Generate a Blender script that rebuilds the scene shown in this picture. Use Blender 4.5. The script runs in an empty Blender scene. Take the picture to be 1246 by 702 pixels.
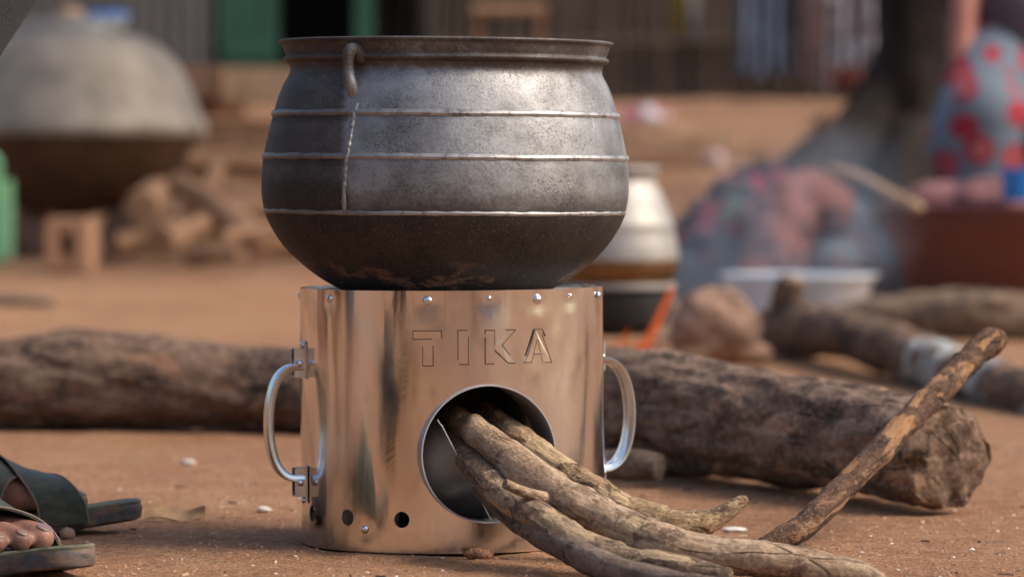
import bpy, bmesh, math, random
from math import pi, sin, cos, radians, sqrt, atan2, exp
from mathutils import Vector, Matrix, noise, Quaternion

# ---------------------------------------------------------------- camera, sky, sun, exposure
SC = bpy.context.scene
COL = SC.collection
F, PX, PY, HZ, CH = 5000.0, 623.0, 351.0, 210.0, 0.4147
cam_d = bpy.data.cameras.new('camera')
cam = bpy.data.objects.new('camera', cam_d)
COL.objects.link(cam)
cam_d.sensor_width = 36.0
cam_d.lens = F / 1246.0 * 36.0
PITCH = math.atan((PY - HZ) / F)
cam.location = (0, 0, CH)
cam.rotation_euler = (pi / 2 - PITCH, 0, 0)
cam_d.clip_start = 0.05
cam_d.clip_end = 2000.0
cam_d.dof.use_dof = True
cam_d.dof.focus_distance = 4.38
cam_d.dof.aperture_fstop = 4.7
cam_d.dof.aperture_blades = 9
SC.camera = cam

SUN_EL, SUN_AZ = radians(46), radians(101)      # azimuth clockwise from +Y: right and a little behind the camera
W = bpy.data.worlds.new('World')
SC.world = W
W.use_nodes = True
wn, wl = W.node_tree.nodes, W.node_tree.links
bg = wn['Background']
sky = wn.new('ShaderNodeTexSky')
sky.sky_type = 'NISHITA'
sky.sun_disc = False
sky.sun_elevation = SUN_EL
sky.sun_rotation = SUN_AZ
sky.dust_density = 4.0
sky.air_density = 1.0
sky.ozone_density = 0.4
wl.new(sky.outputs[0], bg.inputs[0])
bg.inputs[1].default_value = 0.15
sl = bpy.data.lights.new('sun', 'SUN')
sl.energy = 2.0
sl.angle = radians(22)
sl.color = (1.0, 0.90, 0.78)
sun = bpy.data.objects.new('sun', sl)
COL.objects.link(sun)
sdir = Vector((sin(SUN_AZ) * cos(SUN_EL), cos(SUN_AZ) * cos(SUN_EL), sin(SUN_EL)))
sun.rotation_euler = sdir.to_track_quat('Z', 'Y').to_euler()
sun.location = (3, 0, 6)
SC.view_settings.view_transform = 'Standard'
SC.view_settings.look = 'None'
SC.view_settings.gamma = 1.0
SC.view_settings.exposure = 0.48

# ---------------------------------------------------------------- helpers
def P(px, py, d):
    """a point d metres in front of the camera seen at pixel px,py of the photograph"""
    dx, dz, dy = px - PX, -(py - PY), F
    y = dy * cos(PITCH) + dz * sin(PITCH)
    z = -dy * sin(PITCH) + dz * cos(PITCH)
    k = d / y
    return Vector((dx * k, d, CH + z * k))

def sm(a, b, x):
    t = min(1.0, max(0.0, (x - a) / (b - a)))
    return t * t * (3 - 2 * t)

def gz(x, y):
    z = 0.022 * max(0.0, min(y, 14.5) - 9.0)
    w = 0.25 * noise.noise(Vector((x * 0.7, 3.1, y * 0.2)))
    s = 0.16 * sm(14.9, 15.15, y + w) + 0.17 * sm(16.2, 16.5, y + w * 1.4) + 0.18 * sm(17.6, 17.9, y - w) + 0.12 * sm(18.8, 19.6, y)
    z += s
    far = sm(9.0, 12.0, y)
    z += (0.004 + 0.02 * far) * noise.noise(Vector((x * 1.7, y * 1.7, 0)))
    z += (0.0035 + 0.004 * far) * noise.noise(Vector((x * 7, y * 7, 5.0)))
    if 2.5 < y < 8:
        z += 0.0022 * noise.noise(Vector((x * 23, y * 23, 9.0))) + 0.0011 * noise.noise(Vector((x * 61, y * 61, 2.0)))
    return z

class MB:
    """collects verts, faces and a 'tc' vector per vertex"""
    def __init__(s): s.v, s.f, s.tc, s.col = [], [], [], []
    def add(s, vs, fs, tc=None, col=None):
        b = len(s.v)
        s.v += [tuple(v) for v in vs]
        s.f += [tuple(i + b for i in f) for f in fs]
        s.tc += [tuple(t) for t in (tc if tc else vs)]
        s.col += col if isinstance(col, list) else [col if col else (1, 1, 1, 1)] * len(vs)
        return s
    def mesh(s, name, smooth=True, sharp=35):
        me = bpy.data.meshes.new(name)
        me.from_pydata(s.v, [], s.f)
        a = me.attributes.new('tc', 'FLOAT_VECTOR', 'POINT')
        a.data.foreach_set('vector', [c for t in s.tc for c in t])
        if any(c != (1, 1, 1, 1) for c in s.col):
            a = me.attributes.new('col', 'FLOAT_COLOR', 'POINT')
            a.data.foreach_set('color', [c for t in s.col for c in t])
        if smooth:
            me.polygons.foreach_set('use_smooth', [True] * len(me.polygons))
            if sharp: me.set_sharp_from_angle(angle=radians(sharp))
        me.update()
        return me
    def build(s, name, m, parent=None, smooth=True, sharp=35, **kw):
        o = bpy.data.objects.new(name, s.mesh(name, smooth, sharp))
        COL.objects.link(o)
        if m: o.data.materials.append(m)
        if parent: o.parent = parent
        return tag(o, **kw)

def tag(o, label=None, cat=None, group=None, kind=None):
    if label: o['label'] = label
    if cat: o['category'] = cat
    if group: o['group'] = group
    if kind: o['kind'] = kind
    return o

def thing(name, label, cat, loc=(0, 0, 0), rz=0.0, group=None):
    o = bpy.data.objects.new(name, None)
    o.empty_display_size = 0.1
    COL.objects.link(o)
    o.location = loc
    o.rotation_euler = (0, 0, rz)
    return tag(o, label, cat, group)

def fbm(p, oct=4):
    a, s = 1.0, 0.0
    q = Vector(p)
    for _ in range(oct):
        s += a * noise.noise(q)
        q = q * 2.07 + Vector((3.1, 1.7, 5.3))
        a *= 0.5
    return s

def lathe(prof, segs=128, mb=None, z0=0.0, wob=0.0, seed=0.0):
    """prof: list of (r, z)"""
    mb = mb or MB()
    vs, fs, n = [], [], len(prof)
    for i in range(segs):
        a = 2 * pi * i / segs
        for (r, z) in prof:
            rr = r * (1 + wob * noise.noise(Vector((cos(a) * 1.5, sin(a) * 1.5, z * 6 + seed))))
            vs.append((rr * cos(a), rr * sin(a), z + z0))
    for i in range(segs):
        j = (i + 1) % segs
        for k in range(n - 1):
            fs.append((i * n + k, j * n + k, j * n + k + 1, i * n + k + 1))
    return mb.add(vs, fs)

def catmull(pts, n):
    pts = [Vector(p) if len(p) == 4 else Vector(p) for p in pts]
    m = len(pts)
    out = []
    for i in range(n):
        t = i / (n - 1) * (m - 1)
        k = min(int(t), m - 2)
        u = t - k
        p0, p1, p2, p3 = pts[max(k - 1, 0)], pts[k], pts[k + 1], pts[min(k + 2, m - 1)]
        out.append(0.5 * ((2 * p1) + (p2 - p0) * u + (2 * p0 - 5 * p1 + 4 * p2 - p3) * u * u + (3 * p1 - p0 - 3 * p2 + p3) * u ** 3))
    return out

def tube(path, rings=60, sides=24, amp=0.0, freq=20.0, amp2=0.0, freq2=80.0, stretch=0.35, knots=(), seed=0.0,
         cap='flat', mb=None, ridge=0.0, flat=1.0, breaks=0.0, nodes=(), peel=(), fine=0.0, kink=0.0):
    """path: (x, y, z, r) tuples; a rough limb, log or rod with closed ends"""
    mb = mb or MB()
    pts = catmull([Vector(p) for p in path], rings)
    C = [Vector(p[:3]) for p in pts]
    if kink:
        s_ = 0.0; C0 = [c.copy() for c in C]
        for i in range(rings):
            if i: s_ += (C0[i] - C0[i - 1]).length
            w_ = Vector((seed * 3.3, 1.7, s_ * 26))
            tri = lambda k_: noise.noise(Vector((k_ + seed, 5.5, round(s_ * 22))))
            C[i] = C0[i] + Vector((noise.noise(w_), noise.noise(w_ + Vector((9, 2, 0))), noise.noise(w_ + Vector((3, 8, 0))))) * kink + Vector((noise.noise(w_ * 2.3), 0, noise.noise(w_ * 2.3 + Vector((4, 4, 0))))) * kink * .45
    R = [p[3] for p in pts]
    T = [(C[min(i + 1, rings - 1)] - C[max(i - 1, 0)]).normalized() for i in range(rings)]
    up = Vector((0, 0, 1)) if abs(T[0].z) < 0.9 else Vector((0, 1, 0))
    Nn = (up - T[0] * up.dot(T[0])).normalized()
    s = 0.0
    S, NS = [], []
    for i in range(rings):
        if i:
            s += (C[i] - C[i - 1]).length
            Nn = (Nn - T[i] * Nn.dot(T[i])).normalized()
        S.append(s); NS.append(Nn.copy())
    # extra rings for the caps
    seq = []
    r0, r1 = R[0], R[-1]
    if cap == 'flat':
        for f in (0.02, 0.35, 0.7, 0.93): seq.append((0, f, -0.06 * r0 * (1 - f * f)))
    elif cap == 'worn':
        for f in (0.02, 0.3, 0.6, 0.82, 0.94): seq.append((0, f, -0.12 * r0 * sqrt(1 - f * f)))
    elif cap == 'round':
        for a in (0.03, 0.3, 0.6, 0.85): seq.append((0, sin(a * pi / 2), -r0 * cos(a * pi / 2)))
    seq += [(i, 1.0, 0.0) for i in range(rings)]
    if cap == 'flat':
        for f in (0.93, 0.7, 0.35, 0.02): seq.append((rings - 1, f, 0.06 * r1 * (1 - f * f)))
    elif cap == 'worn':
        for f in (0.94, 0.82, 0.6, 0.3, 0.02): seq.append((rings - 1, f, 0.12 * r1 * sqrt(1 - f * f)))
    elif cap == 'round':
        for a in (0.85, 0.6, 0.3, 0.03): seq.append((rings - 1, sin(a * pi / 2), r1 * cos(a * pi / 2)))
    vs, fs, tc, cl = [], [], [], []
    sd = Vector((seed * 7.13, seed * 3.7, seed * 1.9))
    for (i, f, off) in seq:
        Bn = T[i].cross(NS[i])
        for k in range(sides):
            a = 2 * pi * k / sides
            d = NS[i] * cos(a) * flat + Bn * sin(a)
            r = R[i]
            q = Vector((cos(a) * r, sin(a) * r, (S[i] + off) * stretch)) + sd
            dr = 0.0
            if amp: dr += amp * fbm(q * freq, 3)
            if amp2: dr += amp2 * fbm(q * freq2, 2)
            if ridge: dr -= ridge * abs(noise.noise(Vector((cos(a) * r * freq * 3, sin(a) * r * freq * 3, S[i] * freq * 0.25)) + sd))
            if fine: dr += fine * (noise.noise(q * 420) + .6 * noise.noise(Vector((q.x, q.y, q.z / stretch)) * 260))
            for (ns, nA, nw) in nodes:
                ds = S[i] - ns * S[-1] + 0.35 * r * noise.noise(Vector((cos(a) * 1.3, sin(a) * 1.3, ns * 50 + seed)))
                dr += nA * exp(-(ds / nw) ** 2)
            pl = 0.0
            for (p0, p1, pa, *pt) in peel:
                ds = S[i] + 0.012 * noise.noise(Vector((cos(a) * 1.6, sin(a) * 1.6, p0 * 40 + seed))) + 0.004 * noise.noise(Vector((cos(a) * 6, sin(a) * 6, S[i] * 90)))
                e = noise.noise(Vector((cos(a) * 1.1 + pa, sin(a) * 1.1, S[i] * 14 + seed)))
                if p0 * S[-1] < ds < p1 * S[-1] and e > (pt[0] if pt else -.28): pl = 1.0
            if pl: dr -= 0.0013
            if breaks: dr += breaks * (1 if noise.noise(q * freq * 0.6 + Vector((9, 9, 9))) > 0.12 else 0)
            for (ks, ka, kA, kw) in knots:
                ds = (S[i] - ks * S[-1]); da = (a - ka + pi) % (2 * pi) - pi
                dd = (ds * ds + (da * r) ** 2) / (kw * kw)
                if dd < 9: dr += kA * exp(-dd)
            ef = 0
            if f < 1 and cap != 'round': ef = (0.10 if cap == 'flat' else 0.16) * r0 * noise.noise(Vector((cos(a) * f * 2.5, sin(a) * f * 2.5, seed + i))) * (1 if i == 0 else -1)
            vs.append(C[i] + T[i] * (off + ef) + d * (r + dr) * f)
            tc.append((cos(a) * r * f, sin(a) * r * f, S[i] + off)); cl.append((pl, 0, 0, 1))
    m = len(seq)
    for j in range(m - 1):
        for k in range(sides):
            l = (k + 1) % sides
            fs.append((j * sides + k, j * sides + l, (j + 1) * sides + l, (j + 1) * sides + k))
    fs.append(tuple(range(sides - 1, -1, -1)))
    fs.append(tuple((m - 1) * sides + k for k in range(sides)))
    return mb.add(vs, fs, tc, cl if peel else None)

def sphere(mb, c, r, segs=16, rings=10, rot=None, lump=0.0, freq=3.0, seed=0.0, col=None):
    if not hasattr(r, '__len__'): r = (r, r, r)
    c = Vector(c)
    vs, fs = [], []
    for j in range(rings + 1):
        t = pi * j / rings
        for i in range(segs):
            a = 2 * pi * i / segs
            u = Vector((sin(t) * cos(a), sin(t) * sin(a), cos(t)))
            k = 1 + (lump * fbm(u * freq + Vector((seed, seed * 2, seed * 3)), 3) if lump else 0)
            v = Vector((u.x * r[0], u.y * r[1], u.z * r[2])) * k
            if rot: v = rot @ v
            vs.append(c + v)
    for j in range(rings):
        for i in range(segs):
            l = (i + 1) % segs
            fs.append((j * segs + i, (j + 1) * segs + i, (j + 1) * segs + l, j * segs + l))
    return mb.add(vs, fs, None, col)

def box(mb, c, s, rot=None, bev=0.08, nz=0.0, seed=0.0):
    """a box with chamfered edges; bev as a share of the smallest side"""
    c = Vector(c)
    b = bev * min(s)
    hx, hy, hz = s[0] / 2, s[1] / 2, s[2] / 2
    bm = bmesh.new()
    bmesh.ops.create_cube(bm, size=1.0)
    for v in bm.verts: v.co = Vector((v.co.x * s[0], v.co.y * s[1], v.co.z * s[2]))
    if b > 0: bmesh.ops.bevel(bm, geom=list(bm.edges), offset=b, segments=2, affect='EDGES')
    vs, tc = [], []
    bm.verts.ensure_lookup_table()
    for v in bm.verts:
        p = v.co.copy()
        tc.append(p + Vector((seed, seed, seed)))
        if nz: p += Vector((fbm(p * 9 + Vector((seed,) * 3), 2), fbm(p * 9 + Vector((seed + 5,) * 3), 2), fbm(p * 9 + Vector((seed + 9,) * 3), 2))) * nz
        vs.append(c + (rot @ p if rot else p))
    fs = [[v.index for v in f.verts] for f in bm.faces]
    bm.free()
    return mb.add(vs, fs, tc)

def RZ(a): return Matrix.Rotation(a, 3, 'Z')
def RY(a): return Matrix.Rotation(a, 3, 'Y')
def RX(a): return Matrix.Rotation(a, 3, 'X')

def cone(mb, p0, r0, p1, r1, sides=14):
    p0, p1 = Vector(p0), Vector(p1)
    if (p1 - p0).length < 1e-6: return
    tube([(*p0, r0), (*p1, r1)], 2, sides, mb=mb, cap='round')

def fuse(o, voxel, smooth=4):
    m = o.modifiers.new('r', 'REMESH'); m.mode = 'VOXEL'; m.voxel_size = voxel; m.use_smooth_shade = True
    s = o.modifiers.new('s', 'SMOOTH'); s.factor = 0.5; s.iterations = smooth
    dg = bpy.context.evaluated_depsgraph_get()
    me = bpy.data.meshes.new_from_object(o.evaluated_get(dg))
    old = o.data
    o.modifiers.clear()
    o.data = me
    for m_ in old.materials:
        if m_ and m_.name not in [x.name for x in me.materials if x]: me.materials.append(m_)
    return o

# ---------------------------------------------------------------- materials
class NT:
    def __init__(s, name):
        s.m = bpy.data.materials.new(name); s.m.use_nodes = True
        s.n, s.l = s.m.node_tree.nodes, s.m.node_tree.links
        s.p = s.n['Principled BSDF']; s.out = s.n['Material Output']
    def node(s, t, **kw):
        n = s.n.new('ShaderNode' + t)
        for k, v in kw.items(): setattr(n, k, v)
        return n
    def link(s, a, b): s.l.new(a, b)
    def val(s, sock, v):
        if hasattr(v, 'links') or isinstance(v, bpy.types.NodeSocket): s.l.new(v, sock)
        else:
            if hasattr(v, '__len__') and len(v) == 3 and sock.type == 'RGBA': v = (*v, 1)
            sock.default_value = v
    def tc(s, scale=(1, 1, 1), obj=True, attr=None, loc=(0, 0, 0)):
        if attr:
            a = s.node('Attribute'); a.attribute_name = attr; src = a.outputs['Vector']
        else:
            src = s.node('TexCoord').outputs['Object']
        mp = s.node('Mapping'); mp.inputs['Scale'].default_value = scale; mp.inputs['Location'].default_value = loc
        s.link(src, mp.inputs[0])
        return mp.outputs[0]
    def noise(s, vec, scale, detail=5, rough=0.6, dist=0.0, out=0):
        n = s.node('TexNoise'); n.inputs['Scale'].default_value = scale; n.inputs['Detail'].default_value = detail
        n.inputs['Roughness'].default_value = rough; n.inputs['Distortion'].default_value = dist
        s.link(vec, n.inputs['Vector'])
        return n.outputs[out]
    def voro(s, vec, scale, feature='F1', out='Distance', rnd=1.0):
        n = s.node('TexVoronoi'); n.feature = feature; n.inputs['Scale'].default_value = scale
        n.inputs['Randomness'].default_value = rnd
        s.link(vec, n.inputs['Vector'])
        return n.outputs[out]
    def ramp(s, fac, stops, interp='LINEAR'):
        n = s.node('ValToRGB'); cr = n.color_ramp; cr.interpolation = interp
        while len(cr.elements) < len(stops): cr.elements.new(0.5)
        for e, (p, c) in zip(cr.elements, stops):
            e.position = p
            e.color = (c, c, c, 1) if not hasattr(c, '__len__') else (*c[:3], 1)
        s.val(n.inputs[0], fac)
        return n.outputs[0]
    def mix(s, fac, a, b, mode='MIX'):
        n = s.node('Mix'); n.data_type = 'RGBA'; n.blend_type = mode
        s.val(n.inputs[0], fac); s.val(n.inputs[6], a); s.val(n.inputs[7], b)
        return n.outputs[2]
    def math(s, op, a, b=None, clamp=False):
        n = s.node('Math'); n.operation = op; n.use_clamp = clamp
        s.val(n.inputs[0], a)
        if b is not None: s.val(n.inputs[1], b)
        return n.outputs[0]
    def sep(s, vec):
        n = s.node('SeparateXYZ'); s.link(vec, n.inputs[0]); return n.outputs
    def bump(s, h, strength=0.3, dist=0.01, prev=None):
        n = s.node('Bump'); n.inputs['Strength'].default_value = strength; n.inputs['Distance'].default_value = dist
        s.link(h, n.inputs['Height'])
        if prev is not None: s.link(prev, n.inputs['Normal'])
        return n.outputs[0]
    def fin(s, color=None, rough=None, metal=None, normal=None, spec=None, **kw):
        if color is not None: s.val(s.p.inputs['Base Color'], color)
        if rough is not None: s.val(s.p.inputs['Roughness'], rough)
        if metal is not None: s.val(s.p.inputs['Metallic'], metal)
        if normal is not None: s.link(normal, s.p.inputs['Normal'])
        if spec is not None: s.val(s.p.inputs['Specular IOR Level'], spec)
        for k, v in kw.items(): s.val(s.p.inputs[k], v)
        return s.m

def mat_plain(name, c, rough=0.7, metal=0.0, var=0.25, scale=12, bump=0.2, dist=0.004):
    t = NT(name); v = t.tc()
    n = t.noise(v, scale, 6, 0.65)
    lo = tuple(x * (1 - var) for x in c); hi = tuple(min(1, x * (1 + var)) for x in c)
    return t.fin(t.ramp(n, [(0.3, lo), (0.7, hi)]), rough, metal, t.bump(n, bump, dist))

def mat_ground():
    t = NT('dry_red_earth'); v = t.tc()
    big = t.noise(v, 0.9, 4, 0.55)
    mid = t.noise(v, 7, 6, 0.65)
    fine = t.noise(v, 130, 7, 0.75)
    c = t.ramp(mid, [(0.3, (0.31, 0.138, 0.060)), (0.5, (0.46, 0.225, 0.108)), (0.72, (0.58, 0.335, 0.185))])
    c2 = t.ramp(big, [(0.35, (0.38, 0.165, 0.070)), (0.62, (0.53, 0.285, 0.145))])
    c = t.mix(0.45, c, c2)
    c = t.mix(t.ramp(fine, [(0.36, 0.85), (0.52, 0.0)]), c, (0.10, 0.048, 0.028))
    c = t.mix(t.ramp(t.noise(v, 420, 3, 0.6), [(0.54, 0.0), (0.68, 0.7)]), c, (0.58, 0.40, 0.28))
    sp = t.voro(v, 75)
    gate = t.noise(v, 19, 3, 0.6)
    spm = t.math('MULTIPLY', t.ramp(sp, [(0.10, 1.0), (0.17, 0.0)]), t.ramp(gate, [(0.52, 0.0), (0.60, 0.8)]))
    c = t.mix(spm, c, (0.60, 0.48, 0.38))
    gr = t.voro(v, 210)
    g1 = t.math('ADD', t.math('MULTIPLY', fine, 0.8), t.math('MULTIPLY', gr, 0.35))
    z_, y_ = t.sep(v)[2], t.sep(v)[1]
    bk = t.node('MapRange'); t.link(y_, bk.inputs[0]); bk.inputs[1].default_value = 12.5; bk.inputs[2].default_value = 15.5
    soil = t.ramp(t.noise(t.tc((.7, 1, 2.5)), 3.2, 6, .7), [(.35, (0.13, 0.068, 0.042)), (.52, (0.30, 0.165, 0.095)), (.68, (0.46, 0.29, 0.18))])
    c = t.mix(t.math('MULTIPLY', bk.outputs[0], .8), c, soil)
    n40 = t.noise(v, 34, 5, 0.7)
    c = t.mix(t.ramp(n40, [(.33, .55), (.47, 0.0)]), c, (0.21, 0.10, 0.055))
    c = t.mix(t.ramp(n40, [(.55, 0.0), (.70, .5)]), c, (0.58, 0.36, 0.23))
    b = t.bump(mid, 0.4, 0.03)
    b = t.bump(n40, 0.8, 0.012, b)
    b = t.bump(g1, 1.0, 0.010, b)
    return t.fin(c, 0.93, 0, b, 0.25)

def mat_wood(name, cols, patch=None, patch_at=(0.52, 0.6), stain=None, fs=1.0, along=0.12, bump=0.85, rough=0.85, crack=True, patch_scale=22, stain_scale=14, peel=None, speck=0.75):
    """bark or bare wood on the 'tc' attribute of a tube: x, y across, z along the grain"""
    t = NT(name)
    v = t.tc((1, 1, along), attr='tc')
    v2 = t.tc((1, 1, 0.55), attr='tc')
    g = t.noise(v, 160 * fs, 6, 0.7, 0.3)
    m = t.noise(v2, 34 * fs, 6, 0.66, 0.4)
    c = t.ramp(m, [(0.28, cols[0]), (0.5, cols[1]), (0.74, cols[2])])
    c = t.mix(t.ramp(g, [(0.36, 0.6), (0.55, 0.0)]), c, tuple(x * 0.45 for x in cols[0]))
    h = t.math('ADD', t.math('MULTIPLY', g, 0.5), t.math('MULTIPLY', m, 0.6))
    if patch:
        pn = t.noise(t.tc((1, 1, 0.45), attr='tc', loc=(3, 1, 2)), patch_scale * fs, 5, 0.6, 0.6)
        pm = t.ramp(pn, [(patch_at[0], 0.0), (patch_at[1], 1.0)])
        pc = t.ramp(g, [(0.35, tuple(x * 0.6 for x in patch)), (0.6, patch)])
        c = t.mix(pm, c, pc)
        h = t.math('SUBTRACT', h, t.math('MULTIPLY', pm, 0.5))
    if stain:
        sn = t.noise(t.tc((1, 1, 0.7), attr='tc', loc=(7, 4, 9)), stain_scale * fs, 6, 0.7, 0.5)
        c = t.mix(t.ramp(sn, [(0.53, 0.0), (0.62, 0.85)]), c, stain)
    if crack:
        cv = t.voro(t.tc((1, 1, 0.18), attr='tc', loc=(1, 5, 3)), 55 * fs, 'DISTANCE_TO_EDGE')
        cm = t.ramp(cv, [(0.0, 1.0), (0.05, 0.0)])
        gate = t.ramp(t.noise(v2, 25 * fs, 2), [(0.5, 0.0), (0.58, 1.0)])
        cm = t.math('MULTIPLY', cm, gate)
        c = t.mix(t.math('MULTIPLY', cm, 0.8), c, tuple(x * 0.25 for x in cols[0]))
        h = t.math('SUBTRACT', h, t.math('MULTIPLY', cm, 0.7))
    iso = t.tc((1, 1, 0.8), attr='tc', loc=(2, 8, 5))
    f1 = t.noise(iso, 230 * fs, 6, 0.78)
    c = t.mix(t.ramp(f1, [(0.34, speck), (0.45, 0.0)]), c, tuple(x * 0.7 for x in cols[0]))
    c = t.mix(t.ramp(f1, [(0.52, 0.0), (0.66, speck * .9)]), c, tuple(min(1, x * 1.3) for x in cols[2]))
    h = t.math('ADD', h, t.math('MULTIPLY', f1, 0.8))
    if peel:
        at = t.node('Attribute'); at.attribute_name = 'col'
        pf = t.sep(at.outputs['Vector'])[0]
        gl = t.noise(t.tc((1, 1, 0.06), attr='tc'), 240, 4, .6)
        c = t.mix(pf, c, t.mix(t.ramp(f1, [(.33, .55), (.5, 0)]), t.ramp(gl, [(.3, tuple(x * .62 for x in peel)), (.65, peel)]), (.10, .06, .04)))
    return t.fin(c, rough, 0, t.bump(h, bump, 0.006), 0.3)

M = {}
M['ground'] = mat_ground()
M['stick_tan'] = mat_wood('tan_weathered_wood', [(0.26, 0.16, 0.095), (0.52, 0.36, 0.23), (0.64, 0.475, 0.33)], patch=(0.30, 0.19, 0.12), patch_at=(0.55, 0.60), stain=(0.13, 0.08, 0.052), patch_scale=16, stain_scale=22, peel=(0.58, 0.42, 0.25))
M['stick_grey'] = mat_wood('grey_brown_bark', [(0.18, 0.112, 0.07), (0.38, 0.26, 0.17), (0.50, 0.365, 0.25)], patch=(0.19, 0.125, 0.085), patch_at=(0.54, 0.60), stain=(0.08, 0.05, 0.035), patch_scale=18, stain_scale=26, peel=(0.62, 0.44, 0.26))
M['stick_yellow'] = mat_wood('yellowish_rotten_wood', [(0.18, 0.108, 0.058), (0.46, 0.305, 0.165), (0.60, 0.44, 0.27)], patch=(0.17, 0.11, 0.072), patch_at=(0.55, 0.62), stain=(0.06, 0.04, 0.028), patch_scale=26, stain_scale=34, peel=(0.60, 0.43, 0.25), speck=.8)
M['stick_dark'] = mat_wood('dark_grey_bark', [(0.09, 0.062, 0.046), (0.21, 0.15, 0.11), (0.30, 0.22, 0.17)], stain=(0.06, 0.042, 0.03), stain_scale=24)
M['stick_charred'] = mat_wood('charred_peeling_stick', [(0.045, 0.024, 0.015), (0.11, 0.058, 0.035), (0.22, 0.125, 0.075)], patch=(0.36, 0.20, 0.11), patch_at=(0.57, 0.62), stain=(0.02, 0.013, 0.010), patch_scale=26, stain_scale=30, peel=(0.44, 0.235, 0.11), speck=.9)
M['log_brown'] = mat_wood('thick_log_bark', [(0.07, 0.040, 0.027), (0.24, 0.148, 0.098), (0.42, 0.29, 0.21)], patch=(0.46, 0.28, 0.18), patch_at=(0.56, 0.60), stain=(0.028, 0.018, 0.013), fs=0.55, bump=1.0, patch_scale=34, stain_scale=22, along=0.3)
M['log_left'] = mat_wood('weathered_log_bark', [(0.06, 0.034, 0.024), (0.19, 0.115, 0.076), (0.34, 0.235, 0.17)], patch=(0.26, 0.135, 0.08), patch_at=(0.58, 0.63), stain=(0.032, 0.02, 0.015), fs=0.5, bump=1.0, patch_scale=40, along=.3)
M['branch'] = mat_wood('old_branch_bark', [(0.05, 0.03, 0.02), (0.19, 0.11, 0.068), (0.31, 0.20, 0.13)], patch=(0.30, 0.17, 0.10), patch_at=(0.60, 0.63), stain=(0.03, 0.02, 0.015), fs=0.5, patch_scale=36, peel=(0.50, 0.52, 0.50))
M['rough_log'] = mat_wood('crumbling_pale_bark', [(0.07, 0.045, 0.03), (0.24, 0.155, 0.10), (0.36, 0.25, 0.17)], stain=(0.05, 0.035, 0.028), fs=0.4, bump=1.0)
M['firewood'] = mat_wood('split_firewood', [(0.18, 0.09, 0.05), (0.36, 0.20, 0.11), (0.50, 0.31, 0.19)], fs=0.4)
M['timber'] = mat_wood('sawn_timber', [(0.17, 0.085, 0.05), (0.33, 0.18, 0.10), (0.46, 0.27, 0.16)], fs=0.5, crack=False)
M['timber_light'] = mat_wood('pale_sawn_timber', [(0.30, 0.18, 0.10), (0.52, 0.33, 0.2), (0.66, 0.46, 0.30)], fs=0.5, crack=False)
M['trunk'] = mat_wood('dark_trunk_bark', [(0.010, 0.008, 0.007), (0.028, 0.022, 0.019), (0.055, 0.042, 0.036)], fs=0.25, bump=1.0)
M['trunk'].node_tree.nodes['Principled BSDF'].inputs['Specular IOR Level'].default_value = 0.08
M['pole'] = mat_wood('fence_pole_wood', [(0.04, 0.03, 0.024), (0.10, 0.075, 0.058), (0.17, 0.13, 0.10)], fs=0.4, crack=False)
# more materials
def mat_stove():
    t = NT('polished_stainless_sheet'); v = t.tc()
    st = t.noise(t.tc((1, 1, 0.12)), 9, 4, 0.5)
    smu = t.noise(t.tc((1, 1, 0.6)), 11, 6, 0.6, 0.4)
    scr = t.noise(t.tc((1, 1, 0.04)), 260, 3, 0.6)
    c = t.ramp(smu, [(0.3, (0.70, 0.68, 0.67)), (0.7, (0.90, 0.885, 0.87))])
    blot = t.ramp(t.noise(t.tc((1, 1, .45), loc=(6, 1, 3)), 13, 5, .55, .5), [(.50, 0.0), (.64, .6)])
    c = t.mix(blot, c, (0.34, 0.32, 0.31))
    heat = t.ramp(t.noise(t.tc((1, 1, 0.5), loc=(2, 2, 2)), 6, 3), [(0.5, 0.0), (0.75, 0.3)])
    c = t.mix(heat, c, (0.80, 0.62, 0.48))
    r = t.math('ADD', t.ramp(smu, [(0.32, 0.05), (0.70, 0.20)]), t.math('MULTIPLY', scr, 0.05))
    dust = t.ramp(t.noise(v, 60, 6, 0.7), [(0.6, 0.0), (0.78, 0.5)])
    z = t.sep(v)[2]
    low = t.math('MULTIPLY', t.ramp(z, [(0.0, 1.0), (0.05, 0.25)]), dust)
    c = t.mix(low, c, (0.36, 0.22, 0.14))
    b = t.bump(st, 0.17, 0.016)
    b = t.bump(smu, 0.06, 0.006, b)
    return t.fin(c, t.math('ADD', r, t.math('MULTIPLY', low, 0.4)), 1.0, b)
M['stove'] = mat_stove()
M['inner_tube'] = mat_plain('dull_inner_steel', (0.46, 0.445, 0.44), 0.5, 0.4, 0.2, 14, 0.1)
M['dark_steel'] = mat_plain('dark_smoked_steel', (0.17, 0.165, 0.165), 0.34, 0.9, 0.3, 14, 0.1)
M['soot'] = mat_plain('soot', (0.016, 0.013, 0.012), 0.9, 0, 0.3, 30)
M['zinc'] = mat_plain('zinc_plated_steel', (0.60, 0.66, 0.72), 0.22, 1.0, 0.12, 40, 0.1, 0.001)
M['rivet'] = mat_plain('bright_rivet_steel', (0.72, 0.76, 0.80), 0.18, 1.0, 0.08, 60, 0.05, 0.001)
M['kerf'] = mat_plain('dark_letter_groove', (0.06, 0.04, 0.03), 0.6, 0.5, 0.3, 60)

def zof(y, d=4.6): return CH - (y - HZ) / F * d

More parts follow.
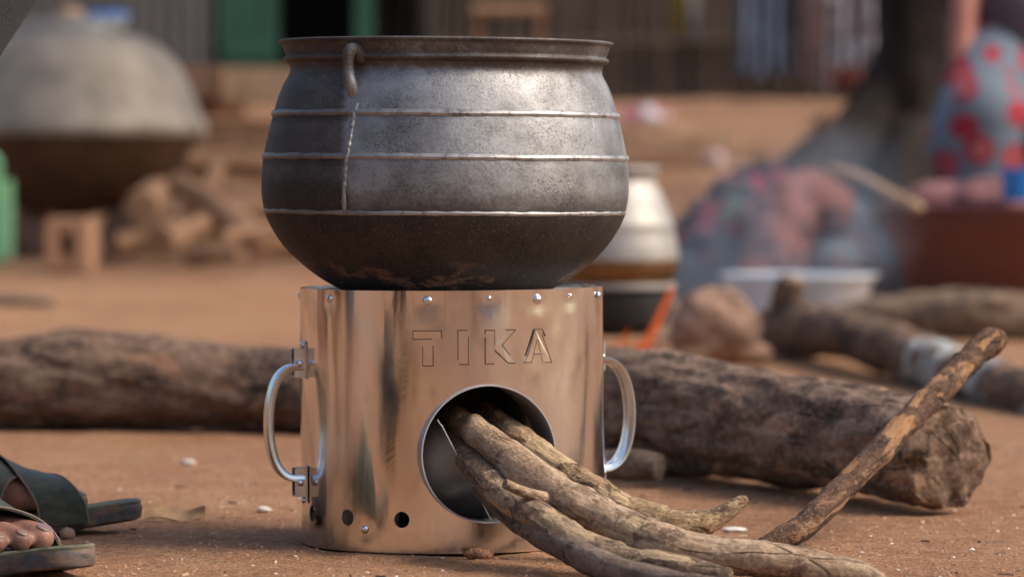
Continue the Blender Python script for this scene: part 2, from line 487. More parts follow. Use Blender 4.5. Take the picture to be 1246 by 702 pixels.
def mat_pot():
    t = NT('cast_aluminium_with_soot'); v = t.tc()
    x, y, z = t.sep(v)
    n1 = t.noise(v, 14, 7, 0.68)
    n2 = t.noise(v, 110, 6, 0.75)
    n3 = t.noise(t.tc((1, 1, 3.0)), 9, 5, 0.6)
    c = t.ramp(n1, [(0.3, (0.14, 0.137, 0.136)), (0.5, (0.28, 0.278, 0.278)), (0.7, (0.41, 0.41, 0.415))])
    # soot mask: everything below the lowest rib and the left flank; the same mask also darkens speckled fringes below the ribs
    zb3 = zof(259) - POT_Z
    zm = t.node('MapRange'); t.link(z, zm.inputs[0])
    zm.inputs[1].default_value = zb3 + 0.045; zm.inputs[2].default_value = zb3 - 0.004; zm.inputs[3].default_value = 0; zm.inputs[4].default_value = 1
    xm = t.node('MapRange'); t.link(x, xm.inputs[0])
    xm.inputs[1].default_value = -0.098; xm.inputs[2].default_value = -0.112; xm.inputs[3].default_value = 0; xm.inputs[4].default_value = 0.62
    rm = t.node('MapRange'); t.link(z, rm.inputs[0])
    rm.inputs[1].default_value = zof(98) - POT_Z; rm.inputs[2].default_value = zof(84) - POT_Z; rm.inputs[3].default_value = 0; rm.inputs[4].default_value = 0.55
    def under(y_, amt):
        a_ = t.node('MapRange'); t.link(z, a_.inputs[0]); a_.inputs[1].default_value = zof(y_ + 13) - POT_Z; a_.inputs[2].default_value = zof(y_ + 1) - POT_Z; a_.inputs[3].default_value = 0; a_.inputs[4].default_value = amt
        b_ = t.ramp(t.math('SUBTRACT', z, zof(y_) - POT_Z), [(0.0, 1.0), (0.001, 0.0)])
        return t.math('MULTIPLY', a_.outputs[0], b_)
    below_ribs = t.math('ADD', under(141, .34), under(192.5, .34))  # darker just below the two upper ribs, fading downwards
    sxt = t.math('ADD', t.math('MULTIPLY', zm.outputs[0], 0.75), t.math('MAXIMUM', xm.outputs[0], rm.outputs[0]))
    sxt = t.math('ADD', sxt, below_ribs)
    fr = t.math('ADD', t.math('MULTIPLY', n2, 0.75), t.math('MULTIPLY', n3, 0.8))
    k = t.math('ADD', sxt, t.math('SUBTRACT', fr, 0.82))
    soot = t.ramp(k, [(0.18, 0.0), (0.50, 0.72), (0.8, 0.95)])
    sc = t.ramp(n2, [(0.35, (0.020, 0.015, 0.013)), (0.62, (0.045, 0.034, 0.028)), (0.75, (0.12, 0.095, 0.08))])
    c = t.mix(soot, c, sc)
    # hard black below the lowest rib
    bm_ = t.ramp(t.math('SUBTRACT', z, zb3), [(0.0, 1.0), (0.001, 0.0)])
    c = t.mix(t.math('MULTIPLY', bm_, 0.75), c, t.mix(t.ramp(n1, [(0.4, 0.0), (0.7, 1.0)]), (0.022, 0.017, 0.015), (0.055, 0.042, 0.035)))
    # brown grease near the rim and orange earth smears on the belly
    br = t.math('MULTIPLY', rm.outputs[0], t.ramp(n3, [(0.35, 0.2), (0.65, 1.0)]))
    c = t.mix(br, c, (0.085, 0.055, 0.04))
    en = t.noise(t.tc((1, 1, 2.2), loc=(4.4, 1, 7)), 13, 6, 0.7, 0.3)
    lo = t.node('MapRange'); t.link(z, lo.inputs[0])
    lo.inputs[1].default_value = 0.075; lo.inputs[2].default_value = 0.045; lo.inputs[3].default_value = 0; lo.inputs[4].default_value = 1
    em = t.math('MULTIPLY', t.ramp(en, [(0.54, 0.0), (0.60, 0.95)]), lo.outputs[0])
    em = t.math('MULTIPLY', em, t.ramp(n2, [(0.36, 0.0), (0.50, 1.0)]))
    c = t.mix(em, c, (0.33, 0.17, 0.09))
    pit = t.math('MULTIPLY', t.ramp(t.noise(v, 420, 3, .7), [(.50, 0.0), (.62, 1.0)]), t.ramp(t.noise(t.tc((1, 1, 2)), 16, 4, .6), [(.42, .10), (.64, .7)]))
    c = t.mix(pit, c, (0.03, 0.026, 0.024))
    dust = t.math('MULTIPLY', t.ramp(t.noise(v, 480, 3, 0.6), [(0.55, 0.0), (0.70, 1.0)]), 0.22)
    c = t.mix(dust, c, (0.42, 0.36, 0.31))
    rough = t.ramp(soot, [(0.0, 0.50), (1.0, 0.64)])
    rough = t.math('ADD', rough, t.math('MULTIPLY', n2, 0.14))
    met = t.ramp(soot, [(0.0, 0.95), (1.0, 0.45)])
    met = t.math('MULTIPLY', met, t.math('SUBTRACT', 1.0, em))
    b = t.bump(n2, 0.32, 0.0022)
    b = t.bump(n1, 0.2, 0.004, b)
    return t.fin(c, rough, met, b)

# ---------------------------------------------------------------- ground
def build_ground():
    def axis(parts):
        out = []
        for a, b, n in parts: out += [a + (b - a) * i / n for i in range(n)]
        return out + [parts[-1][1]]
    xs = axis([(-120, -20, 8), (-20, -4, 32), (-4, -0.75, 60), (-0.75, 0.8, 200), (0.8, 4, 60), (4, 20, 32), (20, 120, 8)])
    ys = axis([(-120, -20, 8), (-20, 2, 30), (2, 4.0, 30), (4.0, 5.4, 190), (5.4, 8, 110), (8, 14, 90), (14, 20, 130), (20, 40, 15), (40, 250, 8)])
    mb = MB()
    vs = [(x, y, gz(x, y)) for y in ys for x in xs]
    nx = len(xs)
    fs = [(j * nx + i, j * nx + i + 1, (j + 1) * nx + i + 1, (j + 1) * nx + i) for j in range(len(ys) - 1) for i in range(nx - 1)]
    mb.add(vs, fs)
    return mb.build('ground', M['ground'], sharp=0, kind='structure')
build_ground()

# ---------------------------------------------------------------- the sheet-metal stove
SX, SY, SR, SH = -0.066, 4.6, 0.170, 0.284
stove = thing('wood_stove', 'shiny round sheet-metal wood stove with raised TIKA lettering and a round fire hole', 'stove', (SX, SY, gz(SX, SY) + 0.001))
stove.rotation_euler = (0, radians(-0.35), 0)
def on_wall(th, z, out=0.0):
    r = SR + out
    return Vector((r * sin(th), -r * cos(th), z))
TH0 = radians(13.9)
HZC, HR = 0.1075, 0.0745
RIV = [(-50.7, .2745, .0046), (-8, .2735, .0052), (34, .2735, .0052), (74, .2745, .0046), (116, .2745, .0046), (158, .2745, .0046), (-93, .2745, .0046), (-135, .2745, .0046)]
SMALL = [(14.6, .2755, .0024), (50.7, .2760, .0024), (-33.6, .0245, .0045)]

def cylinder_cut(th, z, r, d0, d1, seg=64):
    mb = MB()
    ax = Vector((sin(th), -cos(th), 0)); u = Vector((cos(th), sin(th), 0)); w = Vector((0, 0, 1))
    vs = []
    for d in (d0, d1):
        for i in range(seg):
            a = 2 * pi * i / seg
            vs.append(ax * d + Vector((0, 0, z)) + u * (r * cos(a)) + w * (r * sin(a)))
    fs = [(i, (i + 1) % seg, seg + (i + 1) % seg, seg + i) for i in range(seg)]
    fs += [tuple(range(seg - 1, -1, -1)), tuple(range(seg, 2 * seg))]
    mb.add(vs, fs)
    bm = bmesh.new(); me = mb.mesh('cut'); bm.from_mesh(me); bmesh.ops.recalc_face_normals(bm, faces=bm.faces); bm.to_mesh(me); bm.free()
    o = bpy.data.objects.new('cut', me); COL.objects.link(o); o.parent = stove
    return o

def build_wall():
    segs, rings = 288, 48
    mb = MB(); th = 0.0013
    vs = []
    def disp(a, z):
        p = Vector((sin(a) * 2.3, cos(a) * 2.3, z * 5))
        d = 0.0011 * noise.noise(p) + 0.00045 * noise.noise(p * 3.1)
        for (t_, z_, r_) in RIV + SMALL:
            da = (a - radians(t_) + pi) % (2 * pi) - pi
            dd = (da * SR) ** 2 + (z - z_ + 0.004) ** 2
            d -= 0.0007 * exp(-dd / 0.011 ** 2)
        return d
    for shell in (0, 1):
        for j in range(rings + 1):
            z = SH * j / rings
            for i in range(segs):
                a = 2 * pi * i / segs
                r = SR + disp(a, z) - shell * th
                vs.append((r * sin(a), -r * cos(a), z))
    fs = []
    n = segs * (rings + 1)
    for j in range(rings):
        for i in range(segs):
            l = (i + 1) % segs
            fs.append((j * segs + i, j * segs + l, (j + 1) * segs + l, (j + 1) * segs + i))
            fs.append((n + j * segs + i, n + (j + 1) * segs + i, n + (j + 1) * segs + l, n + j * segs + l))
    for i in range(segs):
        l = (i + 1) % segs
        fs.append((i, n + i, n + l, l))
        t = rings * segs
        fs.append((t + i, t + l, n + t + l, n + t + i))
    mb.add(vs, fs)
    o = mb.build('outer_wall', M['stove'], stove, sharp=0)
    bm = bmesh.new(); bm.from_mesh(o.data); bmesh.ops.recalc_face_normals(bm, faces=bm.faces); bm.to_mesh(o.data); bm.free()
    cuts = [cylinder_cut(TH0, HZC, HR, 0.10, 0.25, 96)]
    for k in range(-7, 8):
        t = -18.2 + 23.6 * k
        if -10 < t < 34 or abs(t) > 178: continue
        cuts.append(cylinder_cut(radians(t), 0.0365, 0.0088, 0.15, 0.19, 28))
    for c in cuts:
        m = o.modifiers.new('b', 'BOOLEAN'); m.operation = 'DIFFERENCE'; m.object = c; m.solver = 'EXACT'
    dg = bpy.context.evaluated_depsgraph_get()
    me = bpy.data.meshes.new_from_object(o.evaluated_get(dg))
    o.modifiers.clear(); o.data = me
    me.polygons.foreach_set('use_smooth', [True] * len(me.polygons))
    me.set_sharp_from_angle(angle=radians(30))
    for c in cuts: bpy.data.objects.remove(c)
    return o
build_wall()

def build_feed_tube():
    mb = MB(); seg = 128
    ax = Vector((sin(TH0), -cos(TH0), 0)); u = Vector((cos(TH0), sin(TH0), 0))
    vs, rows = [], [(HR + .0004, 0.0016), (HR + .0004, 0.0024), (HR - .0012, 0.0024)] + [(HR - .0012, -d) for d in (0, .01, .02, .035, .05, .065, .085)] + [(HR + .0004, -.085), (HR + .0004, -.04), (HR + .0004, 0.0016)]
    for i in range(seg):
        a = 2 * pi * i / seg
        for (r, o) in rows:
            c = HR * cos(a)
            t0 = sqrt(SR ** 2 - c ** 2)
            t = SR + 0.0035 + (o - .0016)
            vs.append(ax * t + u * (r * cos(a)) + Vector((0, 0, HZC + r * sin(a))))
    n = len(rows)
    fs = [(i * n + k, i * n + k + 1, ((i + 1) % seg) * n + k + 1, ((i + 1) % seg) * n + k) for i in range(seg) for k in range(n - 1)]
    mb.add(vs, fs)
    return mb.build('feed_tube', M['inner_tube'], stove, sharp=30)
build_feed_tube()

def build_shelf():
    # a bent plate standing across the tube, its free edge running from upper left to lower right
    ax = Vector((sin(TH0), -cos(TH0), 0)); u = Vector((cos(TH0), sin(TH0), 0))
    p0, p1 = (-0.0530, 0.0365), (0.0035, -0.0715)
    a0, a1 = atan2(p0[1], p0[0]), atan2(p1[1], p1[0])
    if a1 < a0: a1 += 2 * pi
    vs, N = [], 40
    front = []
    for k in range(N + 1):
        f = k / N
        e = Vector((p0[0] + (p1[0] - p0[0]) * f, p0[1] + (p1[1] - p0[1]) * f))
        a = a0 + (a1 - a0) * f
        c = Vector((cos(a), sin(a))) * (HR - 0.0016)
        rnd = sm(0, 0.05, f)
        front.append((c + (e - c) * (0.72 + 0.28 * rnd), c))
    mb = MB(); th = 0.0018
    for side in (0, 1):
        for (e, c) in front:
            for q in range(5):
                g = q / 4
                pt = e + (c - e) * g
                t = SR - 0.004 - 0.030 * g ** 0.8 - side * th
                vs.append(ax * t + u * pt.x + Vector((0, 0, HZC + pt.y)))
    m = (N + 1) * 5
    fs = []
    for k in range(N):
        for q in range(4):
            i = k * 5 + q
            fs.append((i, i + 1, i + 6, i + 5)); fs.append((m + i, m + i + 5, m + i + 6, m + i + 1))
        fs.append((k * 5, k * 5 + 5, m + k * 5 + 5, m + k * 5))
    mb.add(vs, fs)
    o = mb.build('fuel_plate', M['dark_steel'], stove, sharp=30, label='dark curved plate standing inside the fire hole')
    w = MB(); tube([(*vs[k * 5], .0007) for k in range(0, N + 1)], 80, 8, mb=w); w.build('plate_edge', M['inner_tube'], o)
    return o
build_shelf()
lathe([(0.060, 0.004), (0.060, 0.240), (0.057, 0.240), (0.057, 0.004), (0.0001, 0.004)], 64).build('combustion_chamber', M['soot'], stove)
lathe([(0.1675, 0.277), (0.1675, 0.279), (0.105, 0.279), (0.105, 0.277), (0.1675, 0.277)], 96).build('top_plate', M['inner_tube'], stove)
lathe([(0.1685, 0.0005), (0.1685, 0.002), (0.0001, 0.002)], 96).build('base_plate', M['inner_tube'], stove)

riv_me = {}
def rivet(name, th, z, r, out=0.0, parent=stove, m='rivet'):
    if r not in riv_me:
        riv_me[r] = lathe([(r * 1.02, 0.0), (r * 1.02, r * .12), (r * .95, r * .3), (r * .75, r * .52), (r * .4, r * .66), (0.00002, r * .7)], 24).mesh('rivet')
        riv_me[r].materials.append(M[m])
    o = bpy.data.objects.new(name, riv_me[r]); COL.objects.link(o); o.parent = parent
    o.location = on_wall(th, z, out)
    o.rotation_euler = Vector((sin(th), -cos(th), 0)).to_track_quat('Z', 'Y').to_euler()
    return o
for (t, z, r) in RIV: rivet('rivet', radians(t), z, r, -0.0004)
for (t, z, r) in SMALL: rivet('small_rivet', radians(t), z, r, -0.0002)

# lettering: each letter a plate pressed a little proud of the wall, with a groove round it
def wall_pt(px, py, out):
    x = (px - 551) * 0.170 / 186.0
    th = math.asin(max(-1, min(1, x / SR)))
    d = SY - SR * cos(th)
    return on_wall(th, CH - (py - HZ) / F * d - gz(SX, SY) - 0.001, out), th

LET = {
 'T': ([[(508, 402.5), (541.5, 402.5), (541.5, 412.5), (508, 412.5)], [(519.5, 412.5), (531.5, 412.5), (531.5, 445), (519.5, 445)]],
       [[(508, 412), (508, 402.5), (541.5, 402.5), (541.5, 411)], [(508, 412.5), (530, 412.5)], [(519.5, 421), (519.5, 445), (531.5, 445), (531.5, 421)]]),
 'I': ([[(561, 402), (573, 402), (573, 443.5), (561, 443.5)]],
       [[(572, 402), (561, 402), (561, 437)], [(563, 443.5), (573, 443.5), (573, 410)]]),
 'K': ([[(593, 402), (604, 402), (604, 443), (593, 443)], [(604, 419), (620, 401.5), (630, 401.5), (612, 421), (628, 442), (619, 442), (604, 425)]],
       [[(593, 406), (593, 402), (604, 402), (604, 420)], [(593, 411), (593, 443), (603, 443)], [(617, 401.5), (629, 401.5), (612.5, 420)], [(604, 427), (620, 442), (628, 442)], [(612.5, 420), (621, 432)]]),
 'A': ([[(640, 441.5), (652, 401), (660, 401), (670.5, 441.5), (661, 441.5), (655.5, 412), (648, 441.5)], [(650.5, 429), (661, 429), (662.5, 434), (649, 434)]],
       [[(638.5, 441.5), (647, 441.5), (654, 414)], [(640.5, 433), (651, 401), (660, 401), (664, 409)], [(664, 441.5), (671, 441.5), (660, 408)], [(651, 431), (660, 431)]]),
}
for ch, (plates, lines) in LET.items():
    mb = MB()
    for poly in plates:
        base, top = [], []
        cx = sum(p[0] for p in poly) / len(poly); cy = sum(p[1] for p in poly) / len(poly)
        # subdivide edges so the plate follows the curve
        pts = []
        for i, p in enumerate(poly):
            q = poly[(i + 1) % len(poly)]
            n = 1
            for k in range(n): pts.append((p[0] + (q[0] - p[0]) * k / n, p[1] + (q[1] - p[1]) * k / n))
        m = len(pts)
        for p in pts: base.append(wall_pt(p[0], p[1], -0.0003)[0])
        for p in pts:
            top.append(wall_pt(p[0] + (cx - p[0]) * 0.03, p[1] + (cy - p[1]) * 0.03, 0.0012)[0])
        mb.add(base + top, [(i, m + i, m + (i + 1) % m, (i + 1) % m) for i in range(m)] + [tuple(range(m + m - 1, m - 1, -1))])
    lo = mb.build('raised_letter', M['stove'], stove, smooth=False, label='pressed letter ' + ch)
    g = MB()
    for ln in lines:
        for a, b in zip(ln, ln[1:]):
            pa, _ = wall_pt(a[0], a[1], 0.0009); pb, _ = wall_pt(b[0], b[1], 0.0009)
            cone(g, pa, 0.00055, pb, 0.00055, 6)
    g.build('letter_edge', M['kerf'], lo)

def sweep(mb, pts, wdir, w, th):
    """flat strap along pts (list of Vector); wdir width direction; th thickness"""
    vs, n = [], len(pts)
    wv = Vector(wdir).normalized()
    prof = [(-.5, -.35), (-.5, .5), (-.42, .95), (-.34, .5), (.34, .5), (.42, .95), (.5, .5), (.5, -.35), (.36, -.5), (-.36, -.5)]
    for i, p in enumerate(pts):
        t = (pts[min(i + 1, n - 1)] - pts[max(i - 1, 0)]).normalized()
        nr = t.cross(wv).normalized()
        for (a, b) in prof: vs.append(p + wv * (a * w) + nr * (b * th))
    k = len(prof)
    fs = [(i * k + j, i * k + (j + 1) % k, (i + 1) * k + (j + 1) % k, (i + 1) * k + j) for i in range(n - 1) for j in range(k)]
    fs += [tuple(range(k - 1, -1, -1)), tuple((n - 1) * k + j for j in range(k))]
    mb.add(vs, fs)

def build_handle(th, reach=0.044):
    e = bpy.data.objects.new('handle', None); COL.objects.link(e); e.parent = stove
    ax = Vector((sin(th), -cos(th), 0)); tg = Vector((cos(th), sin(th), 0)); up = Vector((0, 0, 1))
    zt, zb = 0.199, 0.073
    pts = []
    for k in range(41):
        f = k / 40
        a = pi * f
        pts.append(ax * (SR + 0.004 + reach * sin(a) ** 0.7) + up * ((zt + zb) / 2 + (zt - zb) / 2 * cos(a) * (1.0 + 0.04 * sin(a))))
    mb = MB(); sweep(mb, pts, tg, 0.021, -0.0055)
    mb.build('grip', M['zinc'], e, sharp=50)
    rot = RZ(th)
    for z, s in ((zt + 0.003, 1), (zb - 0.003, -1)):
        b = MB()
        for q in (-1, 1): box(b, ax * (SR + 0.0075) + tg * (q * 0.0065) + up * z, (0.0022, 0.014, 0.032), rot, 0.25)
        box(b, ax * (SR + 0.0016) + up * (z + s * 0.002), (0.0160, 0.0022, 0.040), rot, 0.25)
        b.build('bracket', M['zinc'], e)
        c = MB()
        cone(c, ax * (SR + 0.009) - tg * 0.0095 + up * z, 0.0021, ax * (SR + 0.009) + tg * 0.0095 + up * z, 0.0021, 10)
        sphere(c, ax * (SR + 0.009) - tg * 0.0088 + up * z, (0.0042, 0.0042, 0.0042), 10, 6)
        sphere(c, ax * (SR + 0.009) + tg * 0.0088 + up * z, (0.0042, 0.0042, 0.0042), 10, 6)
        c.build('bolt', M['rivet'], e)
        rivet('handle_rivet', th, z + s * 0.020, 0.0040, 0.0026, e)
build_handle(radians(-72), 0.040)
build_handle(radians(112))

# ---------------------------------------------------------------- the cooking pot
POT_Z = zof(392)
PXC = (540.5 - 623) / F * 4.6
pot = thing('cooking_pot', 'big ribbed cast-metal cooking pot, grey above and sooty below, standing on the shiny stove', 'cooking pot', (PXC, 4.6, POT_Z))
pot.rotation_euler = (0, radians(0.45), 0)
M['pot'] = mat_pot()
U = 0.00092
def pz(y): return zof(y) - POT_Z
raw = [(0.5, 391), (60, 388), (95, 376), (122, 356), (148, 341), (169, 326), (187, 310), (200.5, 294.5), (211, 278), (217.8, 264), (220.6, 253), (223, 238), (223.3, 225), (222.5, 205),
       (221, 192), (218, 176), (213.5, 156), (209.5, 141), (203.5, 120), (197, 104), (191.5, 94), (189.5, 88), (190.5, 82), (193.5, 75.5), (195, 73)]
prof = [(a * U, pz(b)) for a, b in raw]
rim = [(188, 80), (193.5, 76), (196.5, 74), (198, 71), (197, 68.5), (194.5, 67), (196.5, 61), (199.5, 53), (202.5, 50), (203.3, 47.5), (201.5, 45.8), (198, 46.5), (194, 52), (189, 64), (184, 84), (184, 92), (200, 130)]
rimp = [(a * U, pz(b + 5.5 * max(0, 1 - (b - 45) / 60))) for a, b in rim]
def dense(pr, n):
    c = catmull([Vector((a, b, 0)) for a, b in pr], n)
    return [(max(v.x, 0.0002), v.y) for v in c]
mb = lathe(dense(prof, 110), 256, wob=0.002)
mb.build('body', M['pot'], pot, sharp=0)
lathe(dense(rimp, 60), 256, wob=0.001).build('rim', M['pot'], pot, sharp=60)
def rib(y, hw, r=0.0031):
    z = pz(y); mb = MB(); vs = []; segs, k = 300, 8
    for i in range(segs):
        a = 2 * pi * i / segs
        rr = hw * U * (1 + 0.002 * noise.noise(Vector((cos(a) * 1.5, sin(a) * 1.5, z * 6))))
        dz = 0.0007 * noise.noise(Vector((cos(a) * 3, sin(a) * 3, y)))
        w = r * (1 + 0.22 * noise.noise(Vector((cos(a) * 14, sin(a) * 14, y))))
        for j in range(k):
            b = 2 * pi * j / k
            vs.append(((rr - 0.0012 + w * 1.0 * cos(b)) * cos(a), (rr - 0.0012 + w * 1.0 * cos(b)) * sin(a), z + dz + w * 1.25 * sin(b)))
    fs = [(i * k + j, ((i + 1) % segs) * k + j, ((i + 1) % segs) * k + (j + 1) % k, i * k + (j + 1) % k) for i in range(segs) for j in range(k)]
    return mb.add(vs, fs)
def mat_rib():
    t = NT('worn_bare_rib_metal'); v = t.tc(); n = t.noise(v, 60, 6, 0.7)
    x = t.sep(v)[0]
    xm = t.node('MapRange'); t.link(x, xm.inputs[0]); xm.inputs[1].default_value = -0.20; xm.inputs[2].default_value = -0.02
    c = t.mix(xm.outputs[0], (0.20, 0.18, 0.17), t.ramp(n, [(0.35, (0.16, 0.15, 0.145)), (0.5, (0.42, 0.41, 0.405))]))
    return t.fin(c, 0.52, 0.9, t.bump(n, 0.3, 0.001))
M['rib'] = mat_rib()
rib(140.5, 209.8).build('rib', M['rib'], pot)
rib(192, 221.2).build('rib', M['rib'], pot)
rib(257.5, 219.2, 0.0026).build('rib', M['rib'], pot)
# casting seam: a rough raised line from the upper to the lowest rib
for sgn in (0, pi):
    sp = []
    for k in range(40):
        y = 130 + (258 - 130) * k / 39
        hw = next(a0 + (a1 - a0) * (y - b0) / (b1 - b0) for (a0, b0), (a1, b1) in zip(raw, raw[1:]) if (b0 - y) * (b1 - y) <= 0)
        th = radians(-29.5) - 0.035 * (k / 39) + sgn
        r = hw * U - 0.0008
        w = 0.0027 * (1 + 0.35 * noise.noise(Vector((k * 0.7, 3, 1))))
        sp.append((r * sin(th) + 0.0006 * noise.noise(Vector((k * 0.9, 1, 2))), -r * cos(th), pz(y), w))
    tube(sp, 120, 10, amp=0.0012, freq=60, amp2=.0006, freq2=260).build('casting_seam', M['rib'], pot)
    th = radians(-32.5) + sgn
    ps = [(190, 74, .0100, .030), (198, 68, .0095, .014), (204, 70, .0078, .000), (207, 82, .0060, -.006), (206, 96, .0060, -.002), (204, 108, .0068, .006), (199, 119, .0064, .012)]
    lp = [(a * U * sin(th + o_), -a * U * cos(th + o_), pz(b), r) for i, (a, b, r, o_) in enumerate(ps)]
    tube(lp, 60, 18, amp=0.0006, freq=90, cap='round').build('lug', M['pot'], pot)

# ---------------------------------------------------------------- firewood pushed into the stove
def wood(name, label, cat, pts, mat, group=None, rings=200, sides=40, **kw):
    path = [(*P(a, b, d), r) for (a, b, d, r) in pts]
    mb = tube(path, rings, sides, **kw)
    o = mb.build(name, M[mat], sharp=60, label=label, cat=cat, group=group)
    return o
GF = 'sticks pushed into the fire hole'
A = wood('firewood_stick', 'long tan stick with a short side twig, uppermost in the fire hole', 'firewood stick',
     [(533, 494, 4.62, .0145), (560, 513, 4.52, .0150), (582, 527, 4.45, .0160), (611, 549, 4.39, .0182), (642, 577, 4.335, .0222), (662, 591, 4.31, .0208), (690, 607, 4.28, .0200), (725, 625, 4.25, .0200), (762, 643, 4.22, .0208), (798, 661, 4.19, .0222), (851, 674, 4.17, .0195), (920, 679, 4.155, .0185), (1000, 690, 4.145, .0165), (1050, 699, 4.135, .012), (1080, 708, 4.13, .006)],
     'stick_tan', GF, 560, 84, amp=.0006, freq=26, amp2=.0005, freq2=110, ridge=.0002, seed=1.0, cap='flat', breaks=0.0004, fine=.00028,
     nodes=((.085, .0016, .005), (.53, .0020, .006), (.66, .0016, .005), (.83, .0010, .005)), peel=((.57, .60, .3, .1), (.635, .665, 2.0, .1)),
     kink=.0022, knots=((.17, 0.6, .002, .007), (.235, 0.2, .005, .008), (.47, 5.6, .002, .006), (.55, 1.0, .006, .009), (.62, 5.3, .003, .008)))
path = [(*P(a, b, d), r) for (a, b, d, r) in ((676, 612, 4.285, .011), (655, 604, 4.27, .0070), (634, 597, 4.258, .0056), (614, 588, 4.25, .0050))]
tube(path, 50, 20, amp=.0005, freq=60, seed=5).build('twig_stub', M['stick_tan'], A, label='short pale broken twig')
wood('firewood_stick', 'yellowish cracked stick behind the tan one, its pointed fork tip turned up', 'firewood stick',
     [(580, 494, 4.60, .013), (616, 524, 4.48, .0145), (660, 556, 4.43, .0165), (700, 584, 4.40, .0170), (745, 609, 4.36, .0155), (785, 630, 4.34, .0160), (815, 640, 4.33, .0180), (842, 639, 4.33, .0165), (868, 631, 4.33, .0115), (890, 620, 4.33, .0085), (904, 612, 4.33, .0065), (911, 609, 4.33, .0030)],
     'stick_yellow', GF, 480, 72, amp=.0011, freq=40, amp2=.0011, freq2=150, ridge=.0006, seed=2.3, breaks=0.0010, fine=.0005,
     nodes=((.78, .0024, .008),), peel=((.30, .50, 1.0), (.62, .70, .2)),
     kink=.0028, knots=((.22, 0.3, .004, .008), (.36, 0.8, .003, .006), (.50, 0.6, .004, .008), (.70, 1.0, .005, .009), (.86, 4.0, .003, .006)))
wood('firewood_stick', 'grey-brown stick with bark half peeled, lying nearest the camera under the tan one', 'firewood stick',
     [(530, 517, 4.60, .011), (559, 548, 4.47, .0125), (596, 587, 4.36, .0150), (628, 612, 4.30, .0155), (660, 631, 4.25, .0158), (692, 651, 4.21, .0150), (727, 668, 4.175, .0150), (770, 684, 4.14, .0152), (815, 690, 4.11, .0150), (855, 695, 4.095, .0125), (890, 700, 4.085, .007)],
     'stick_grey', GF, 480, 72, amp=.0006, freq=30, amp2=.0005, freq2=120, ridge=.0002, seed=3.1, breaks=0.0006, fine=.0003,
     nodes=((.415, .0016, .004), (.66, .0012, .005)), peel=((.43, .53, .0, -.2), (.60, .74, 1.0, -.05), (.84, .93, .3, 0)),
     kink=.0022, knots=((.30, .9, .002, .005), (.41, 0.9, .003, .005), (.78, 5.6, .003, .007)))
wood('firewood_stick', 'dark smooth-barked stick lowest of the bundle, running out of the bottom of the picture', 'firewood stick',
     [(556, 560, 4.56, .012), (598, 604, 4.41, .0135), (640, 638, 4.29, .0145), (695, 669, 4.19, .0150), (745, 692, 4.11, .0150), (800, 707, 4.03, .0145), (850, 713, 3.98, .012), (960, 717, 3.95, .009)],
     'stick_dark', GF, 300, 60, amp=.0008, freq=24, amp2=.0004, freq2=120, ridge=.0002, seed=4.7, fine=.0002, nodes=((.55, .001, .006),), kink=.0016, knots=((.42, .5, .003, .006), (.5, 1.2, -.003, .004)))
wood('charred_stick', 'blackened stick with peeling orange bark, leaning up against the thick log', 'stick',
     [(928, 664, 4.465, .0085), (950, 655, 4.48, .0125), (985, 634, 4.51, .0140), (1040, 579, 4.60, .0145), (1100, 517, 4.72, .0150), (1150, 469, 4.82, .0155), (1178, 441, 4.87, .0150), (1196, 424, 4.90, .0160), (1211, 412, 4.93, .0135)],
     'stick_charred', None, 420, 60, amp=.0012, freq=40, amp2=.0007, freq2=150, ridge=.0003, seed=6.0, breaks=0.0008, fine=.0004,
     nodes=((.22, .001, .005), (.60, .001, .006), (.86, .0018, .006), (.97, .002, .01)), kink=.0020, peel=((.28, .42, 2.2, .30), (.45, .56, 2.2, .10), (.60, .70, 1.2, .25), (.78, .85, .2, 0), (.90, .97, .8, .05)),
     knots=((.20, 3.6, .004, .008), (.33, 0.5, .003, .010), (.56, 1.0, .003, .010), (.86, 4.5, .005, .010), (.97, 1, .004, .010)))
# ---------------------------------------------------------------- logs and branches on the ground
wood('thick_log', 'thick rough-barked log with its sawn end facing the camera, right of the stove', 'log',
     [(600, 492, 6.15, .083), (690, 495, 5.95, .084), (760, 500, 5.75, .083), (860, 508, 5.55, .079), (960, 523, 5.35, .075), (1060, 539, 5.17, .069), (1105, 547, 5.09, .067), (1135, 552, 5.03, .0655), (1152, 555, 5.0, .062)],
     'log_brown', None, 260, 110, cap='worn', amp=.006, freq=12, amp2=.0040, freq2=48, ridge=.008, seed=8.0, breaks=0.004,
     knots=((.20, .9, .012, .03), (.25, 0.4, -.016, .02), (.42, 5.6, .010, .03), (.6, 5.3, -.008, .02)))
wood('long_log', 'long weathered log lying across the ground left of and behind the stove', 'log',
     [(-260, 476, 6.75, .065), (-100, 470, 6.7, .070), (0, 468, 6.62, .071), (80, 464, 6.60, .078), (170, 468, 6.58, .074), (260, 474, 6.56, .068), (350, 478, 6.54, .066), (480, 482, 6.5, .062)],
     'log_left', None, 260, 90, amp=.007, freq=10, amp2=.0045, freq2=42, ridge=.009, seed=9.0, breaks=0.006, knots=((.35, .5, .014, .05), (.44, 5.2, -.018, .04)))
br = wood('fallen_branch', 'crooked fallen branch with pale lichen patches and an upright broken stub', 'branch',
     [(760, 440, 9.8, .03), (850, 424, 9.6, .045), (905, 416, 9.4, .058), (960, 402, 9.2, .062), (1010, 404, 8.9, .052), (1060, 418, 8.45, .050), (1120, 437, 8.0, .048), (1180, 458, 7.6, .042), (1246, 478, 7.2, .042), (1340, 500, 6.8, .036)],
     'branch', None, 240, 60, amp=.005, freq=13, amp2=.002, freq2=50, ridge=.004, seed=11.0, breaks=0.002, kink=.012, peel=((.60, .72, .5, .0), (.77, .83, 2, .05), (.90, .94, 1, 0.05)))
